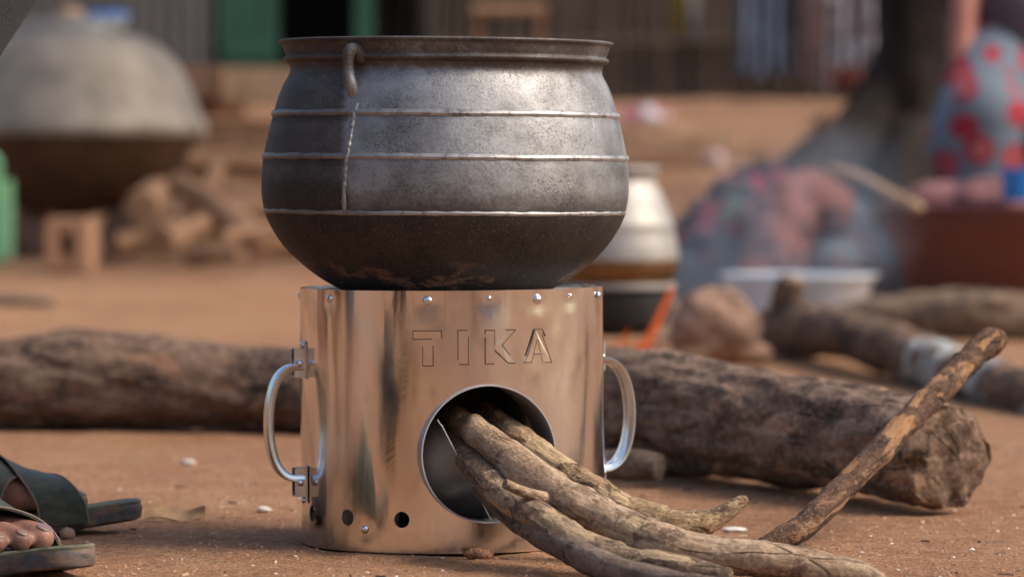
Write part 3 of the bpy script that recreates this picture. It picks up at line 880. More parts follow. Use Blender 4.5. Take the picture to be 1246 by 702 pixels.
path = [(*P(a, b, d), r) for (a, b, d, r) in ((968, 402, 9.2, .055), (957, 378, 9.18, .040), (958, 358, 9.16, .034), (966, 342, 9.15, .030))]
tube(path, 50, 36, amp=.004, freq=16, seed=12).build('broken_stub', M['branch'], br, label='upright broken stub with pale torn top')
pp = P(966, 342, 9.15)
sphere(MB(), (pp.x, pp.y, pp.z + 0.001), (.022, .022, .006), 16, 8).build('torn_wood', M['timber_light'], br)
wood('crumbling_log', 'pale crumbling lump of bark-stripped log behind the lichen branch', 'log',
     [(985, 412, 10.0, .03), (1030, 400, 9.95, .055), (1090, 392, 9.9, .064), (1160, 387, 9.85, .068), (1230, 388, 9.8, .066), (1330, 394, 9.75, .05)],
     'rough_log', None, 200, 70, amp=.013, freq=12, amp2=.006, freq2=45, ridge=.008, seed=13.0, breaks=0.006)
wood('flat_offcut', 'dark flat offcut of wood lying on the ground near the left picture edge', 'wood scrap',
     [(-40, 364, 11.4, .022), (10, 364, 11.4, .028), (45, 366, 11.4, .024), (68, 368, 11.4, .010)], 'stick_dark', None, 40, 20, amp=.004, freq=20, flat=0.5)
wood('short_offcut', 'short dark block of wood lying behind the right stove handle', 'wood scrap',
     [(735, 566, 5.42, .018), (770, 566, 5.40, .021), (803, 568, 5.38, .018)], 'stick_dark', None, 60, 24, amp=.003, freq=20)

# ---------------------------------------------------------------- loose stones, chips and a leaf
M['pebble_pale'] = mat_plain('pale_chip', (0.62, 0.56, 0.50), 0.7, 0, 0.12, 60)
M['pebble_brown'] = mat_plain('brown_stone', (0.28, 0.17, 0.12), 0.85, 0, 0.25, 60)
M['hearth'] = mat_plain('smoke_stained_stone', (0.24, 0.14, 0.095), 0.92, 0, 0.45, 9, 0.5, 0.02)
def stone(name, label, cat, px, py, d, r, m, lump=.18, seed=1.0, segs=20, group=None, sink=0.25):
    p = P(px, py, d); z = gz(p.x, p.y)
    if not hasattr(r, '__len__'): r = (r, r, r * .7)
    return sphere(MB(), (p.x, p.y, z + r[2] * (1 - sink)), r, segs, segs * 2 // 3, None, lump, 1.6, seed).build(name, M[m], sharp=0, label=label, cat=cat, group=group)
stone('pebble', 'round brown pebble just in front of the farther green sandal', 'pebble', 82, 658, 4.63, (.0085, .008, .0075), 'pebble_brown', seed=2)
stone('pale_chip', 'larger white chip on the earth left of the stove base', 'chip', 320, 626, 5.0, (.009, .006, .004), 'pebble_pale', .3, 3, sink=.1)
stone('pale_chip', 'white chip on the earth farther back, between the long log and the farther sandal', 'chip', 229, 566, 5.83, (.011, .008, .004), 'pebble_pale', .25, 4)
stone('pale_chip', 'pale chip beside the tan stick, right of its fork', 'chip', 893, 647, 4.76, (.013, .008, .004), 'pebble_pale', .25, 5)
stone('earth_clod', 'small reddish clod pressed against the base of the stove front', 'clod', 583, 683, 4.41, (.016, .010, .007), 'ground', .3, 6)
stone('earth_clod', 'reddish clod on the ground under the thick log', 'clod', 848, 565, 5.75, (.035, .02, .014), 'ground', .3, 7)
def leaf():
    mb = MB(); p = P(213, 637, 4.86); vs = []
    for i in range(13):
        f = i / 12; x = -0.036 + 0.072 * f; w = 0.013 * sin(pi * min(1, f * .96 + .04)) ** .8
        for j in (-1, -.5, 0, .5, 1):
            xx, yy = p.x + x, p.y + w * j + 0.004 * sin(f * 5)
            vs.append((xx, yy, gz(xx, yy) + 0.004 + 0.006 * j + 0.004 * abs(j) ** 1.5 * (1 - f * .5) + 0.003 * sin(f * 7) + .002))
    n = len(vs)
    vs += [(a, b, c - 0.0012) for a, b, c in vs]
    fs = [(i * 5 + j, i * 5 + j + 1, (i + 1) * 5 + j + 1, (i + 1) * 5 + j) for i in range(12) for j in range(4)]
    fs += [tuple(n + q for q in reversed(f)) for f in fs]
    mb.add(vs, fs)
    mb.build('dry_leaf', mat_plain('dry_leaf_brown', (0.40, 0.24, 0.12), 0.8, 0, .3, 80), label='curled dry brown leaf on the earth between sandals and stove', cat='leaf')
leaf()
def gravel():
    rnd = random.Random(4); mb = MB()
    tones = [(0.42, 0.22, 0.13, 1), (0.55, 0.42, 0.32, 1), (0.25, 0.13, 0.08, 1), (0.34, 0.18, 0.11, 1), (0.70, 0.62, 0.54, 1)]
    base = [(0, 0, 1), (.9, 0, .3), (.28, .86, .25), (-.73, .53, .35), (-.73, -.53, .2), (.28, -.86, .3)]
    fs = [(0, 1, 2), (0, 2, 3), (0, 3, 4), (0, 4, 5), (0, 5, 1)]
    low = [(1, 6, 2), (2, 6, 3), (3, 6, 4), (4, 6, 5), (5, 6, 1)]
    for i in range(20000):
        y = 4.0 + 6.0 * rnd.random() ** 2.0
        x = (rnd.random() - .5) * 2 * (.14 * y + .1)
        if (x - SX) ** 2 + (y - SY) ** 2 < (SR + .004) ** 2: continue
        r = 0.0008 + 0.0030 * rnd.random() ** 3.2 + (0.002 * rnd.random() if rnd.random() < .015 else 0)
        if noise.noise(Vector((x * 3, y * 3, 8))) < -.25 and rnd.random() < .8: continue
        z = gz(x, y); a = rnd.random() * 6.28; q = RZ(a)
        k = 0.6 + .6 * rnd.random(); h = .5 + .5 * rnd.random()
        vs = [Vector((x, y, z)) + q @ Vector((b[0] * r, b[1] * r * k, (b[2] - .25) * r * h)) for b in base] + [Vector((x, y, z - r))]
        mb.add(vs, fs + low, None, rnd.choices(tones, (6, 1.2, 4, 6, .35))[0])
    for i in range(420):
        y = 4.0 + 4.0 * rnd.random() ** 1.7; x = (rnd.random() - .5) * 2 * (.14 * y + .05)
        if (x - SX) ** 2 + (y - SY) ** 2 < (SR + .012) ** 2: continue
        L = .002 + .008 * rnd.random() ** 3; w = .0005 + .0008 * rnd.random(); z = gz(x, y); q = RZ(rnd.random() * 6.28)
        vs = [Vector((x, y, z)) + q @ Vector(p) for p in ((-L, -w, -.0004), (L, -w * .4, 0), (L, w * .4, 0), (-L, w, -.0004), (-L * .8, 0, w * 1.6), (L * .8, 0, w * 1.9))]
        mb.add(vs, [(0, 1, 5, 4), (2, 3, 4, 5), (1, 2, 5), (3, 0, 4)], None, rnd.choice([(.05, .032, .022, 1), (.42, .30, .19, 1), (.16, .09, .055, 1), (.55, .43, .30, 1)]))
    t = NT('mixed_grit'); a = t.node('Attribute'); a.attribute_name = 'col'
    m = t.fin(a.outputs['Color'], 0.85)
    mb.build('gravel', m, smooth=False, kind='stuff')
gravel()

# ---------------------------------------------------------------- the seated person on the left (feet, knee sleeve in view)
def mat_skin(name, lo, hi, nail=False):
    t = NT(name); v = t.tc()
    n = t.noise(v, 28, 6, 0.6); f = t.voro(v, 420); w = t.noise(t.tc((3, 1, 1)), 120, 4, .6)
    c = t.ramp(n, [(0.35, lo), (0.65, hi)])
    c = t.mix(t.ramp(t.noise(v, 90, 5, .7), [(.55, 0), (.75, .4)]), c, (0.40, 0.30, 0.24))
    h = t.math('ADD', t.math('MULTIPLY', f, .5), w)
    return t.fin(c, 0.5, 0, t.bump(h, 0.35, 0.0012), 0.4, **{'Subsurface Weight': .08, 'Subsurface Radius': (0.01, 0.004, 0.002)})
M['skin'] = mat_skin('brown_skin', (0.14, 0.062, 0.042), (0.34, 0.165, 0.115))
M['nail'] = mat_plain('toenail', (0.19, 0.12, 0.10), 0.35, 0, .15, 200)
def mat_dusty(name, c, rough, dust=(0.27, 0.15, 0.09), amt=.7, fs=1.0):
    t = NT(name); v = t.tc()
    n = t.noise(v, 70 * fs, 6, .7); d = t.noise(t.tc((1, 1, 2.5), loc=(5, 3, 1)), 34 * fs, 6, .72)
    cc = t.ramp(n, [(.3, tuple(x * .6 for x in c)), (.7, tuple(x * 1.5 for x in c))])
    dm = t.ramp(d, [(.44, 0.0), (.66, amt)])
    return t.fin(t.mix(dm, cc, dust), t.math('ADD', t.math('MULTIPLY', dm, .4), rough), 0, t.bump(n, .4, .001))
M['sandal'] = mat_dusty('dark_green_leather', (0.026, 0.036, 0.022), .48, (0.13, 0.105, 0.07), .5)
M['sandal_top'] = mat_dusty('green_footbed', (0.07, 0.095, 0.06), .55, (0.27, 0.17, 0.11), .8)
M['sole'] = mat_dusty('worn_grey_rubber', (0.04, 0.042, 0.045), .6)
M['trousers'] = mat_plain('charcoal_cloth', (0.045, 0.047, 0.055), 0.9, 0, .25, 300, .5, .002)
M['welt'] = mat_plain('brown_edge_piping', (0.16, 0.12, 0.095), 0.7, 0, .3, 80)

def foot_points(side):
    """side +1: little toe towards +y (left foot heading +x)"""
    s = side
    top = 0.026
    def q(x, y, z): return Vector((x, y * s, z + top))
    segs = [(q(0, 0, .030), .031, q(.05, 0, .045), .033), (q(.02, 0, .075), .034, q(.015, 0, .16), .038),
            (q(.03, 0, .065), .034, q(.10, -.006, .040), .031), (q(.10, -.006, .034), .032, q(.165, -.018, .018), .021),
            (q(.10, .008, .026), .030, q(.155, .020, .014), .018), (q(.02, .004, .025), .028, q(.12, .022, .015), .020),
            (q(.165, -.022, .018), .020, q(.160, .022, .013), .016)]
    toes = [((.172, -.028, .018), .0170, (.207, -.034, .0175), .0150, (.234, -.035, .0135), .0142),
            ((.172, -.006, .017), .0120, (.207, -.0085, .0185), .0121, (.232, -.0085, .0115), .0118),
            ((.168, .012, .015), .0115, (.199, .0145, .0175), .0113, (.222, .0155, .0105), .0110),
            ((.162, .028, .013), .0110, (.188, .035, .0155), .0106, (.209, .0375, .0100), .0104),
            ((.152, .040, .012), .0105, (.173, .052, .014), .0094, (.192, .056, .0095), .0098)]
    for a, ra, b, rb, c, rc in toes:
        segs.append((q(*a), ra, q(*b), rb)); segs.append((q(*b), rb, q(*c), rc))
    return segs, toes, q

def build_person():
    t = thing('person', 'person in dark clothes and green sandals seated at the left edge, mostly outside the picture', 'person', (0, 0, 0))
    body = MB()
    feet = [((-.728, 4.745), radians(-6), 1, 0.0), ((-.662, 4.364), radians(-42), -1, 0.0)]
    J = {}
    for i, (loc, ang, side, dz) in enumerate(feet):
        rot = RZ(ang); o = Vector((*loc, gz(*loc) + dz))
        segs, toes, q0 = foot_points(side)
        off = Vector((-.032 if side < 0 else 0, 0, 0))
        segs = [(a + off, ra, b + off, rb) for a, ra, b, rb in segs]
        q = lambda x, y, z, q0=q0, off=off: q0(x, y, z) + off
        for a, ra, b, rb in segs: cone(body, o + rot @ a, ra, o + rot @ b, rb, 16)
        J['ankle%d' % i] = o + rot @ q(.015, 0, .16)
        sd = bpy.data.objects.new('sandal', None); COL.objects.link(sd); sd.parent = t
        # sole
        out = []
        for k in range(64):
            a = 2 * pi * k / 64
            ca, sa = cos(a), sin(a)
            x = 0.133 + 0.172 * (abs(ca) ** .8) * (1 if ca > 0 else -1)
            w = 0.037 + 0.016 * sm(.06, .19, x)
            y = w * (abs(sa) ** .8) * (1 if sa > 0 else -1) * (1 if x < .2 else 1) - .004 * sm(.15, .26, x)
            out.append((x, y * side))
        def lift(x): return 0.015 * sm(.17, .305, x) ** 1.4
        lays = [(0.955, 0.001), (.99, 0.004), (1.0, 0.0165), (0.985, 0.0205)]
        mbs = MB(); vs = []
        for (f, z) in lays:
            for (x, y) in out: vs.append(o + rot @ Vector((.133 + (x - .133) * f, y * f, z + lift(x))))
        n = 64
        fs = [(r * n + k, r * n + (k + 1) % n, (r + 1) * n + (k + 1) % n, (r + 1) * n + k) for r in range(len(lays) - 1) for k in range(n)]
        fs += [tuple(range(n - 1, -1, -1))]
        if side < 0: fs = [tuple(reversed(f)) for f in fs]
        mbs.add(vs, fs); mbs.build('sole', M['sole'], sd, sharp=40)
        mt = MB(); vs = []
        for (f, z) in ((.985, .0203), (.99, .0235), (.965, .0255), (.6, .0245), (.02, .0245)):
            for (x, y) in out: vs.append(o + rot @ Vector((.133 + (x - .133) * f, y * f, z + lift(.133 + (x - .133) * f))))
        fs = [(r * n + k, r * n + (k + 1) % n, (r + 1) * n + (k + 1) % n, (r + 1) * n + k) for r in range(4) for k in range(n)]
        if side < 0: fs = [tuple(reversed(f)) for f in fs]
        mt.add(vs, fs); mt.build('footbed', M['sandal_top'], sd, sharp=40)
        # two broad crossing straps
        def hgt(x):
            tb = [(0, .140), (.05, .124), (.10, .103), (.135, .086), (.165, .071), (.2, .062), (.26, .056)]
            for (a_, b_), (c_, d_) in zip(tb, tb[1:]):
                if x <= c_: return b_ + (d_ - b_) * (x - a_) / (c_ - a_)
            return .056
        def strap(xi0, xi1, xo0, xo1, lift_):
            # inner side (y = -w) spans xi0..xi1, outer side spans xo0..xo1
            st = MB(); vs = []; N, K = 28, 10
            for shell in (0, 1):
                for a in range(N + 1):
                    f = a / N
                    ang_ = pi * f
                    for b in range(K + 1):
                        g = b / K
                        x = (xi0 + (xi1 - xi0) * g) * (1 - f) + (xo0 + (xo1 - xo0) * g) * f
                        wv = (0.037 + .016 * sm(.06, .19, x)) + .0015
                        y = -cos(ang_) * wv * (1 - .03 * sin(ang_))
                        H = hgt(x) + lift_ - shell * .0022
                        sk = .5 + .5 * cos(ang_)          # inner side of the instep is higher
                        z = .012 + (H - .012) * (abs(sin(ang_)) ** .42) * (.93 + .07 * sk)
                        z += lift(x) * .5
                        vs.append(o + rot @ Vector((x, y * side * (1 - shell * .04), z)))
            m = (N + 1) * (K + 1); fs = []
            for a in range(N):
                for b in range(K):
                    i0 = a * (K + 1) + b
                    fs.append((i0, i0 + 1, i0 + K + 2, i0 + K + 1)); fs.append((m + i0, m + i0 + K + 1, m + i0 + K + 2, m + i0 + 1))
                for b in (0, K):
                    i0 = a * (K + 1) + b
                    fs.append((i0, i0 + K + 1, m + i0 + K + 1, m + i0))
            st.add(vs, fs)
            so = st.build('strap', M['sandal'], sd, sharp=50)
            for b in (0, K):
                pts = [(*vs[a * (K + 1) + b], .0013) for a in range(N + 1)]
                tube(pts, 60, 6, mb=(w := MB())); w.build('strap_edge', M['welt'], sd)
        strap(*((.05, .148, .15, .205, .002) if side > 0 else (.04, .13, .10, .150, .002)))
        strap(*((.198, .254, .085, .155, .007) if side > 0 else (.145, .212, .045, .115, .003)))
        for (a, ra, b, rb, c, rc) in toes:
            nm = MB()
            d = (Vector(c) - Vector(b)).normalized()
            p = q(c[0] + rc * .34, c[1], c[2] + rc * .80)
            tilt = atan2(b[2] - c[2], c[0] - b[0])
            sphere(nm, o + rot @ p, (rc * .60, rc * .58, .0012), 16, 8, rot @ RY(.42))
            nm.build('toenail', M['nail'], sd and bodyholder(t))
    # legs, torso, arms, head
    k0, k1 = Vector((-.70, 4.70, .50)), Vector((-.74, 4.34, .50))
    h0, h1 = Vector((-1.10, 4.62, .40)), Vector((-1.10, 4.42, .40))
    pel, che, nec = Vector((-1.12, 4.52, .44)), Vector((-1.04, 4.52, .80)), Vector((-.98, 4.52, .97))
    s0, s1 = Vector((-1.02, 4.70, .90)), Vector((-1.02, 4.34, .90))
    for i, (k, h) in enumerate(((k0, h0), (k1, h1))):
        cone(body, J['ankle%d' % i], .036, k + (J['ankle%d' % i] - k) * .35, .054, 16); cone(body, k + (J['ankle%d' % i] - k) * .35, .054, k, .056, 16)
        cone(body, k, .058, h, .082, 16)
    cone(body, h0, .10, h1, .10, 18); cone(body, pel, .14, che, .14, 18); cone(body, che, .13, (s0 + s1) / 2, .10); cone(body, s0, .062, s1, .062)
    cone(body, (s0 + s1) / 2, .06, nec, .052); hc = nec + Vector((.035, 0, .125))
    cone(body, nec, .052, hc, .062)
    sphere(body, hc, (.093, .074, .115), 20, 14)
    sphere(body, hc + Vector((.050, 0, -.055)), (.05, .05, .045), 14, 10)
    cone(body, hc + Vector((.080, 0, .02)), .009, hc + Vector((.104, 0, -.02)), .016)
    sphere(body, hc + Vector((.094, 0, -.058)), (.010, .026, .010), 12, 8)
    for s in (-1, 1):
        sphere(body, hc + Vector((-.005, s * .077, -.005)), (.018, .009, .03), 12, 8)
        sphere(body, hc + Vector((.078, s * .030, .028)), (.016, .022, .010), 10, 8)
    e1, w1 = Vector((-.632, 4.35, .51)), Vector((-.482, 4.35, .71))
    e0, w0 = Vector((-1.0, 4.78, .62)), Vector((-.79, 4.72, .58))
    for sh, el, wr in ((s1, e1, w1), (s0, e0, w0)):
        cone(body, sh, .050, el, .042); cone(body, el, .040, wr, .026)
        dr = (wr - el).normalized(); sd_ = dr.cross(Vector((0, 0, 1))).normalized(); up = sd_.cross(dr)
        pc = wr + dr * .05
        cone(body, wr, .026, pc, .028); sphere(body, pc, .030, 12, 8)
        for j in range(4):
            b0 = pc + sd_ * (-.027 + .018 * j) + dr * .015
            L = (.036, .042, .040, .030)[j]
            b1 = b0 + dr * L - up * .006; b2 = b1 + dr * L * .5 - up * L * .55; b3 = b2 - up * L * .5
            cone(body, b0, .0092, b1, .0085, 10); cone(body, b1, .0085, b2, .008, 10); cone(body, b2, .008, b3, .0075, 10)
        b0 = wr + dr * .025 - sd_ * .026
        cone(body, b0, .011, b0 + dr * .03 - sd_ * .018 - up * .01, .0095, 10); cone(body, b0 + dr * .03 - sd_ * .018 - up * .01, .0095, b0 + dr * .055 - sd_ * .014 - up * .022, .008, 10)
    o = body.build('skin_body', M['skin'], t)
    fuse(o, .0030, 3)
    o.data.materials.clear(); o.data.materials.append(M['skin'])
    bh = bpy.data.objects.get('toe_holder')
    tr = MB()
    for i, (k, h) in enumerate(((k0, h0), (k1, h1))):
        cone(tr, J['ankle%d' % i] + Vector((-.03, 0, .06)), .066, k, .078, 20); cone(tr, k, .079, h, .108, 20)
    cone(tr, h0, .125, h1, .125); cone(tr, pel, .155, pel + Vector((0, 0, .08)), .155)
    ob = tr.build('trousers', M['trousers'], t); fuse(ob, .012, 3); ob.data.materials.clear(); ob.data.materials.append(M['trousers'])
    sh = MB()
    cone(sh, pel + Vector((0, 0, .04)), .165, che, .160, 20); cone(sh, che, .155, (s0 + s1) / 2, .118, 20); cone(sh, s0, .080, s1, .080)
    for s_, e, w in ((s1, e1, w1), (s0, e0, w0)):
        cone(sh, s_, .070, e, .062); cone(sh, e, .062, w - (w - e).normalized() * .02, .048)
    ob = sh.build('shirt', M['trousers'], t); fuse(ob, .010, 4); ob.data.materials.clear(); ob.data.materials.append(M['trousers'])
    hr = MB(); sphere(hr, hc + Vector((-.014, 0, .022)), (.094, .082, .108), 24, 16, None, .03, 6)
    hr.build('hair', M['soot'], t)
    ey = M['nail']
    for s in (-1, 1):
        e_ = MB(); sphere(e_, hc + Vector((.084, s * .030, .012)), (.010, .013, .008), 12, 8); e_.build('eye', ey, t)
    return t
def bodyholder(t):
    return t
person = build_person()
st = thing('stool', 'low wooden stool under the person in dark clothes', 'stool', (-1.12, 4.52, gz(-1.12, 4.52)))
box(MB(), (0, 0, .265), (.34, .32, .045), None, .2).build('seat', M['timber'], st)
lm = tube([(0, 0, 0.0, .02), (0, 0, .25, .018)], 6, 12).mesh('leg'); lm.materials.append(M['timber'])
for sx in (-1, 1):
    for sy in (-1, 1):
        l = bpy.data.objects.new('leg', lm); COL.objects.link(l); l.parent = st; l.location = (sx * .12, sy * .11, 0)
# ---------------------------------------------------------------- fire, hearth and pots on the right
M['alu'] = mat_plain('used_aluminium', (0.36, 0.34, 0.31), 0.60, .7, .18, 14, .2, .003)
M['brown_metal'] = mat_plain('fire_browned_metal', (0.22, 0.12, 0.055), 0.40, .85, .35, 14, .2)
M['enamel'] = mat_plain('grey_white_enamel', (0.50, 0.53, 0.56), 0.30, .3, .12, 12, .1)
sp_ = P(748, 400, 8.3); spz = gz(sp_.x, 8.3)
k8 = 8.3 / F
spot = thing('small_pot', 'small shiny aluminium pot with a narrow neck, half hidden behind the big ribbed pot', 'pot', (sp_.x, 8.3, 0))
def hz8(y): return CH - (y - HZ) * k8
pr = [(54, 205), (56, 207), (53, 211), (50, 216), (50, 222), (56, 232), (63, 248), (69, 266), (72, 271), (73, 274), (72, 278), (75, 292), (78, 308), (77.5, 316)]
lathe([(a * k8, hz8(b)) for a, b in reversed(pr)], 96).build('body', M['alu'], spot, sharp=60)
lathe([(20 * k8, hz8(214)), (50 * k8, hz8(207)), (56 * k8, hz8(205)), (54 * k8, hz8(203)), (30 * k8, hz8(202)), (0.0005, hz8(201.5))], 64).build('lid', M['alu'], spot)
lathe([(0.001, hz8(343)), (70 * k8, hz8(343)), (74 * k8, hz8(338)), (76.5 * k8, hz8(326)), (77 * k8, hz8(316)), (70 * k8, hz8(316))], 96).build('base', M['brown_metal'], spot)
bpot = thing('black_pot', 'sooty black pot over the open fire, carrying the small shiny pot', 'pot', (sp_.x, 8.3, 0))
lathe([(72 * k8, hz8(343.5)), (75 * k8, hz8(345)), (75 * k8, hz8(350)), (70 * k8, hz8(351)), (66 * k8, hz8(349)), (66 * k8, hz8(343.5)), (72 * k8, hz8(343.5))], 96).build('rim', M['alu'], bpot)
lathe([(0.001, hz8(410)), (40 * k8, hz8(407)), (62 * k8, hz8(395)), (71 * k8, hz8(375)), (69 * k8, hz8(351)), (60 * k8, hz8(349))], 96).build('body', M['soot'], bpot)
def boulder(name, label, px, py, d, r, seed, m='hearth', lump=.16, cat='stone'):
    p = P(px, py, d); g = gz(p.x, p.y)
    z = max(p.z, g + r[2] * .5)
    return sphere(MB(), (p.x, p.y, z), r, 40, 26, None, lump, 1.7, seed).build(name, M[m], sharp=0, label=label, cat=cat)
boulder('hearth_stone', 'big rounded brown hearth stone right of the flames', 868, 398, 8.75, (.095, .10, .085), 3)
boulder('hearth_stone', 'sooty hearth stone under the left side of the black pot', 690, 430, 8.35, (.07, .08, .06), 5)
boulder('hearth_stone', 'low brown stone on the ground right of the big hearth stone', 905, 430, 8.9, (.06, .05, .032), 7)
M['ember'] = (lambda t: t.fin((0.4, 0.08, 0.02), .8, 0, **{'Emission Color': (1.0, 0.16, 0.035, 1), 'Emission Strength': .28}))(NT('glowing_ember'))
def mat_flame():
    t = NT('orange_flame'); n = t.noise(t.tc(), 30, 3)
    tr = t.node('BsdfTransparent'); em = t.node('Emission'); em.inputs[0].default_value = (1.0, .22, .05, 1); em.inputs[1].default_value = .35
    mx = t.node('MixShader'); lw = t.node('LayerWeight'); lw.inputs[0].default_value = .5
    t.link(t.ramp(lw.outputs['Facing'], [(0.1, .55), (0.7, 0.0)]), mx.inputs[0]); t.link(tr.outputs[0], mx.inputs[1]); t.link(em.outputs[0], mx.inputs[2])
    t.link(mx.outputs[0], t.out.inputs[0]); return t.m
M['flame'] = mat_flame()
tube([(*P(a, b, d), r) for a, b, d, r in ((772, 440, 8.15, .008), (786, 418, 8.12, .008), (799, 392, 8.1, .007), (811, 366, 8.08, .006), (818, 352, 8.06, .004))], 40, 16, amp=.002, freq=40).build('burning_stick', M['ember'], None, label='glowing orange burning stick standing in the fire beside the black pot', cat='stick')
fl = thing('fire', 'low orange flames of the open fire under the black pot', 'fire', (0, 0, 0))
for i, (a, b, d, h, w) in enumerate(((762, 440, 8.1, .062, .018), (778, 440, 8.16, .046, .016), (748, 440, 8.2, .040, .02), (797, 442, 8.2, .034, .014), (805, 440, 8.1, .025, .012))):
    p = P(a, b, d)
    tube([(p.x, p.y, p.z, w * .7), (p.x + .003, p.y, p.z + h * .3, w), (p.x - .004, p.y, p.z + h * .65, w * .6), (p.x + .006, p.y, p.z + h, .002)], 24, 16, amp=.003, freq=30, seed=i, cap='round').build('flame', M['flame'], fl)
for i, (a, b, c, d) in enumerate(((700, 455, 800, 440), (745, 462, 860, 435), (760, 452, 700, 445))):
    p, q = P(a, b, 8.15 + .05 * i), P(c, d, 8.3)
    p.z = gz(p.x, p.y) + .02; q.z = gz(q.x, q.y) + .05
    tube([(*p, .02), (*q, .017)], 30, 16, amp=.004, freq=20, seed=i).build('charred_log', M['stick_charred'], None,
         label=['charred firewood stick pointing from behind the stove into the open fire', 'charred firewood stick pointing right, below the open fire', 'short charred firewood stick deepest under the black pot'][i], cat='firewood stick')

# smoke drifting right and up from the fire
def mat_smoke():
    t = NT('blue_wood_smoke'); t.n.remove(t.p)
    v = t.tc(); n = t.noise(t.tc((1, 1, .8)), 5.5, 4, .6, .8)
    g = t.node('TexGradient'); g.gradient_type = 'SPHERICAL'
    gen = t.node('TexCoord').outputs['Generated']; mp = t.node('Mapping'); mp.inputs['Location'].default_value = (-1, -1, -1); mp.inputs['Scale'].default_value = (2, 2, 2)
    t.link(gen, mp.inputs[0]); t.link(mp.outputs[0], g.inputs[0])
    d = t.math('MULTIPLY', t.ramp(n, [(.42, 0.0), (.68, 1.0)]), t.ramp(g.outputs['Fac'] if 'Fac' in g.outputs else g.outputs[1], [(0.0, 0.0), (.6, 1.0)]))
    pv = t.node('VolumePrincipled'); pv.inputs['Color'].default_value = (.62, .74, .92, 1)
    t.link(t.math('MULTIPLY', d, 2.3), pv.inputs['Density'])
    t.link(pv.outputs[0], t.out.inputs['Volume']); return t.m
c0, c1 = P(850, 400, 8.5), P(990, 290, 9.0)
mid = (c0 + c1) / 2
so = sphere(MB(), (0, 0, 0), (.46, .24, .30), 24, 16).build('smoke', mat_smoke(), None, label='thin blue smoke drifting from the open fire', cat='smoke', kind='stuff')
so.location = (mid.x + .06, 9.72, max(mid.z, .2) + .03); so.rotation_euler = (0, radians(-28), 0)

# ---------------------------------------------------------------- basins, tub, cloths, woman on the right
def basin(name, label, px, d, rw, h, m, prof=None, cat='basin'):
    p = P(px, 300, d); z = gz(p.x, d) + .001
    t = thing(name, label, cat, (p.x, d, z))
    pr = prof or [(0.001, .004), (rw * .62, .004), (rw * .72, .012), (rw * .92, h * .93), (rw * .955, h), (rw, h + .003), (rw * 1.005, h - .004), (rw * .96, h - .008), (rw * .935, h * .9), (rw * .735, .006), (rw * .64, 0), (0.001, 0)]
    lathe(pr, 128).build('bowl', M[m], t, sharp=40)
    return t, p, z
basin('enamel_basin', 'wide pale grey enamel basin on the ground behind the broken branch stub', 972, 10.2, .198, .135, 'enamel')
M['tub'] = mat_plain('reddish_brown_plastic', (0.145, 0.040, 0.026), 0.5, 0, .12, 6, .05)
M['blue_plastic'] = mat_plain('bright_blue_plastic', (0.012, 0.20, 0.60), 0.35, 0, .05, 6, .02)
tb, tp, tz = basin('plastic_tub', 'large reddish-brown plastic tub at the right edge of the picture', 1268, 11.0, .46, .285, 'tub')
for s in (0, 1):
    lathe([(.462, .262 - s * .03), (.468, .264 - s * .03), (.468, .270 - s * .03), (.462, .272 - s * .03)], 96).build('moulded_band', M['tub'], tb)

def mat_print(name, base, c1, c2, scale, fine=False, accent=None):
    t = NT(name); v = t.tc((1, .35, 1))
    vo = t.voro(v, scale, rnd=.55)
    c = t.mix(t.ramp(vo, [(.38, 1.0), (.44, 0.0)]), base, c1)
    c = t.mix(t.ramp(vo, [(.15, 1.0), (.21, 0.0)]), c, c2)
    if accent: c = t.mix(t.ramp(t.noise(t.tc(loc=(3, 3, 3)), scale * .9, 3), [(.56, 0.0), (.60, 1.0)]), c, accent)
    w = t.noise(v, 400, 2)
    return t.fin(c, .9, 0, t.bump(w, .3, .002), .2)
M['dress'] = mat_print('blue_grey_cloth_with_red_rings', (0.13, 0.16, 0.195), (0.30, 0.03, 0.045), (0.42, 0.17, 0.15), 9.5)
M['dark_print'] = mat_print('dark_cloth_with_red_flowers', (0.030, 0.026, 0.036), (0.16, 0.022, 0.04), (0.20, 0.09, 0.08), 13, accent=(0.07, 0.09, 0.08))
M['terra_cloth'] = mat_plain('faded_rust_cloth', (0.18, 0.06, 0.042), .9, 0, .35, 8)
M['grey_print'] = mat_print('grey_blue_printed_cloth', (0.14, 0.17, 0.20), (0.22, 0.13, 0.13), (0.28, 0.30, 0.32), 18)
M['skin2'] = mat_plain('reddish_brown_skin', (0.34, 0.125, 0.085), .5, 0, .15, 12, .1)
M['plum_cloth'] = mat_plain('plum_grey_cloth', (0.075, 0.05, 0.06), .9, 0, .2, 30)
M['plum_pink'] = mat_plain('dusky_pink_cloth', (0.20, 0.085, 0.085), .9, 0, .25, 8)

def heap(name, label, cat, blobs, m, seed):
    mb = MB()
    for (px, py, d, rx, ry, rz) in blobs:
        p = P(px, py, d); sphere(mb, p, (rx, ry, rz), 24, 16, None, .14, 2.2, seed + px * .01)
    o = mb.build(name, M[m], label=label, cat=cat); fuse(o, .012, 5)
    me = o.data
    for v in me.vertices:
        p = v.co; n = noise.noise(Vector((p.x * 9 + seed, p.y * 6, p.z * 22)))
        v.co = p + v.normal * (.012 * (1 - abs(n) * 2.2))
        g = gz(p.x, p.y)
        if v.co.z < g: v.co.z = g - .002
    me.materials.clear(); me.materials.append(M[m])
    me.attributes.new('tc', 'FLOAT_VECTOR', 'POINT')
    return o
heap('cloth_bundle', 'dark cloth bundle with small red flowers, left of the rust-coloured bundle', 'bundle',
     [(872, 300, 11.8, .13, .15, .14), (850, 330, 11.7, .10, .12, .12), (905, 250, 11.9, .11, .12, .09), (880, 370, 11.8, .14, .15, .06), (925, 225, 12.0, .09, .1, .06)], 'dark_print', 2)
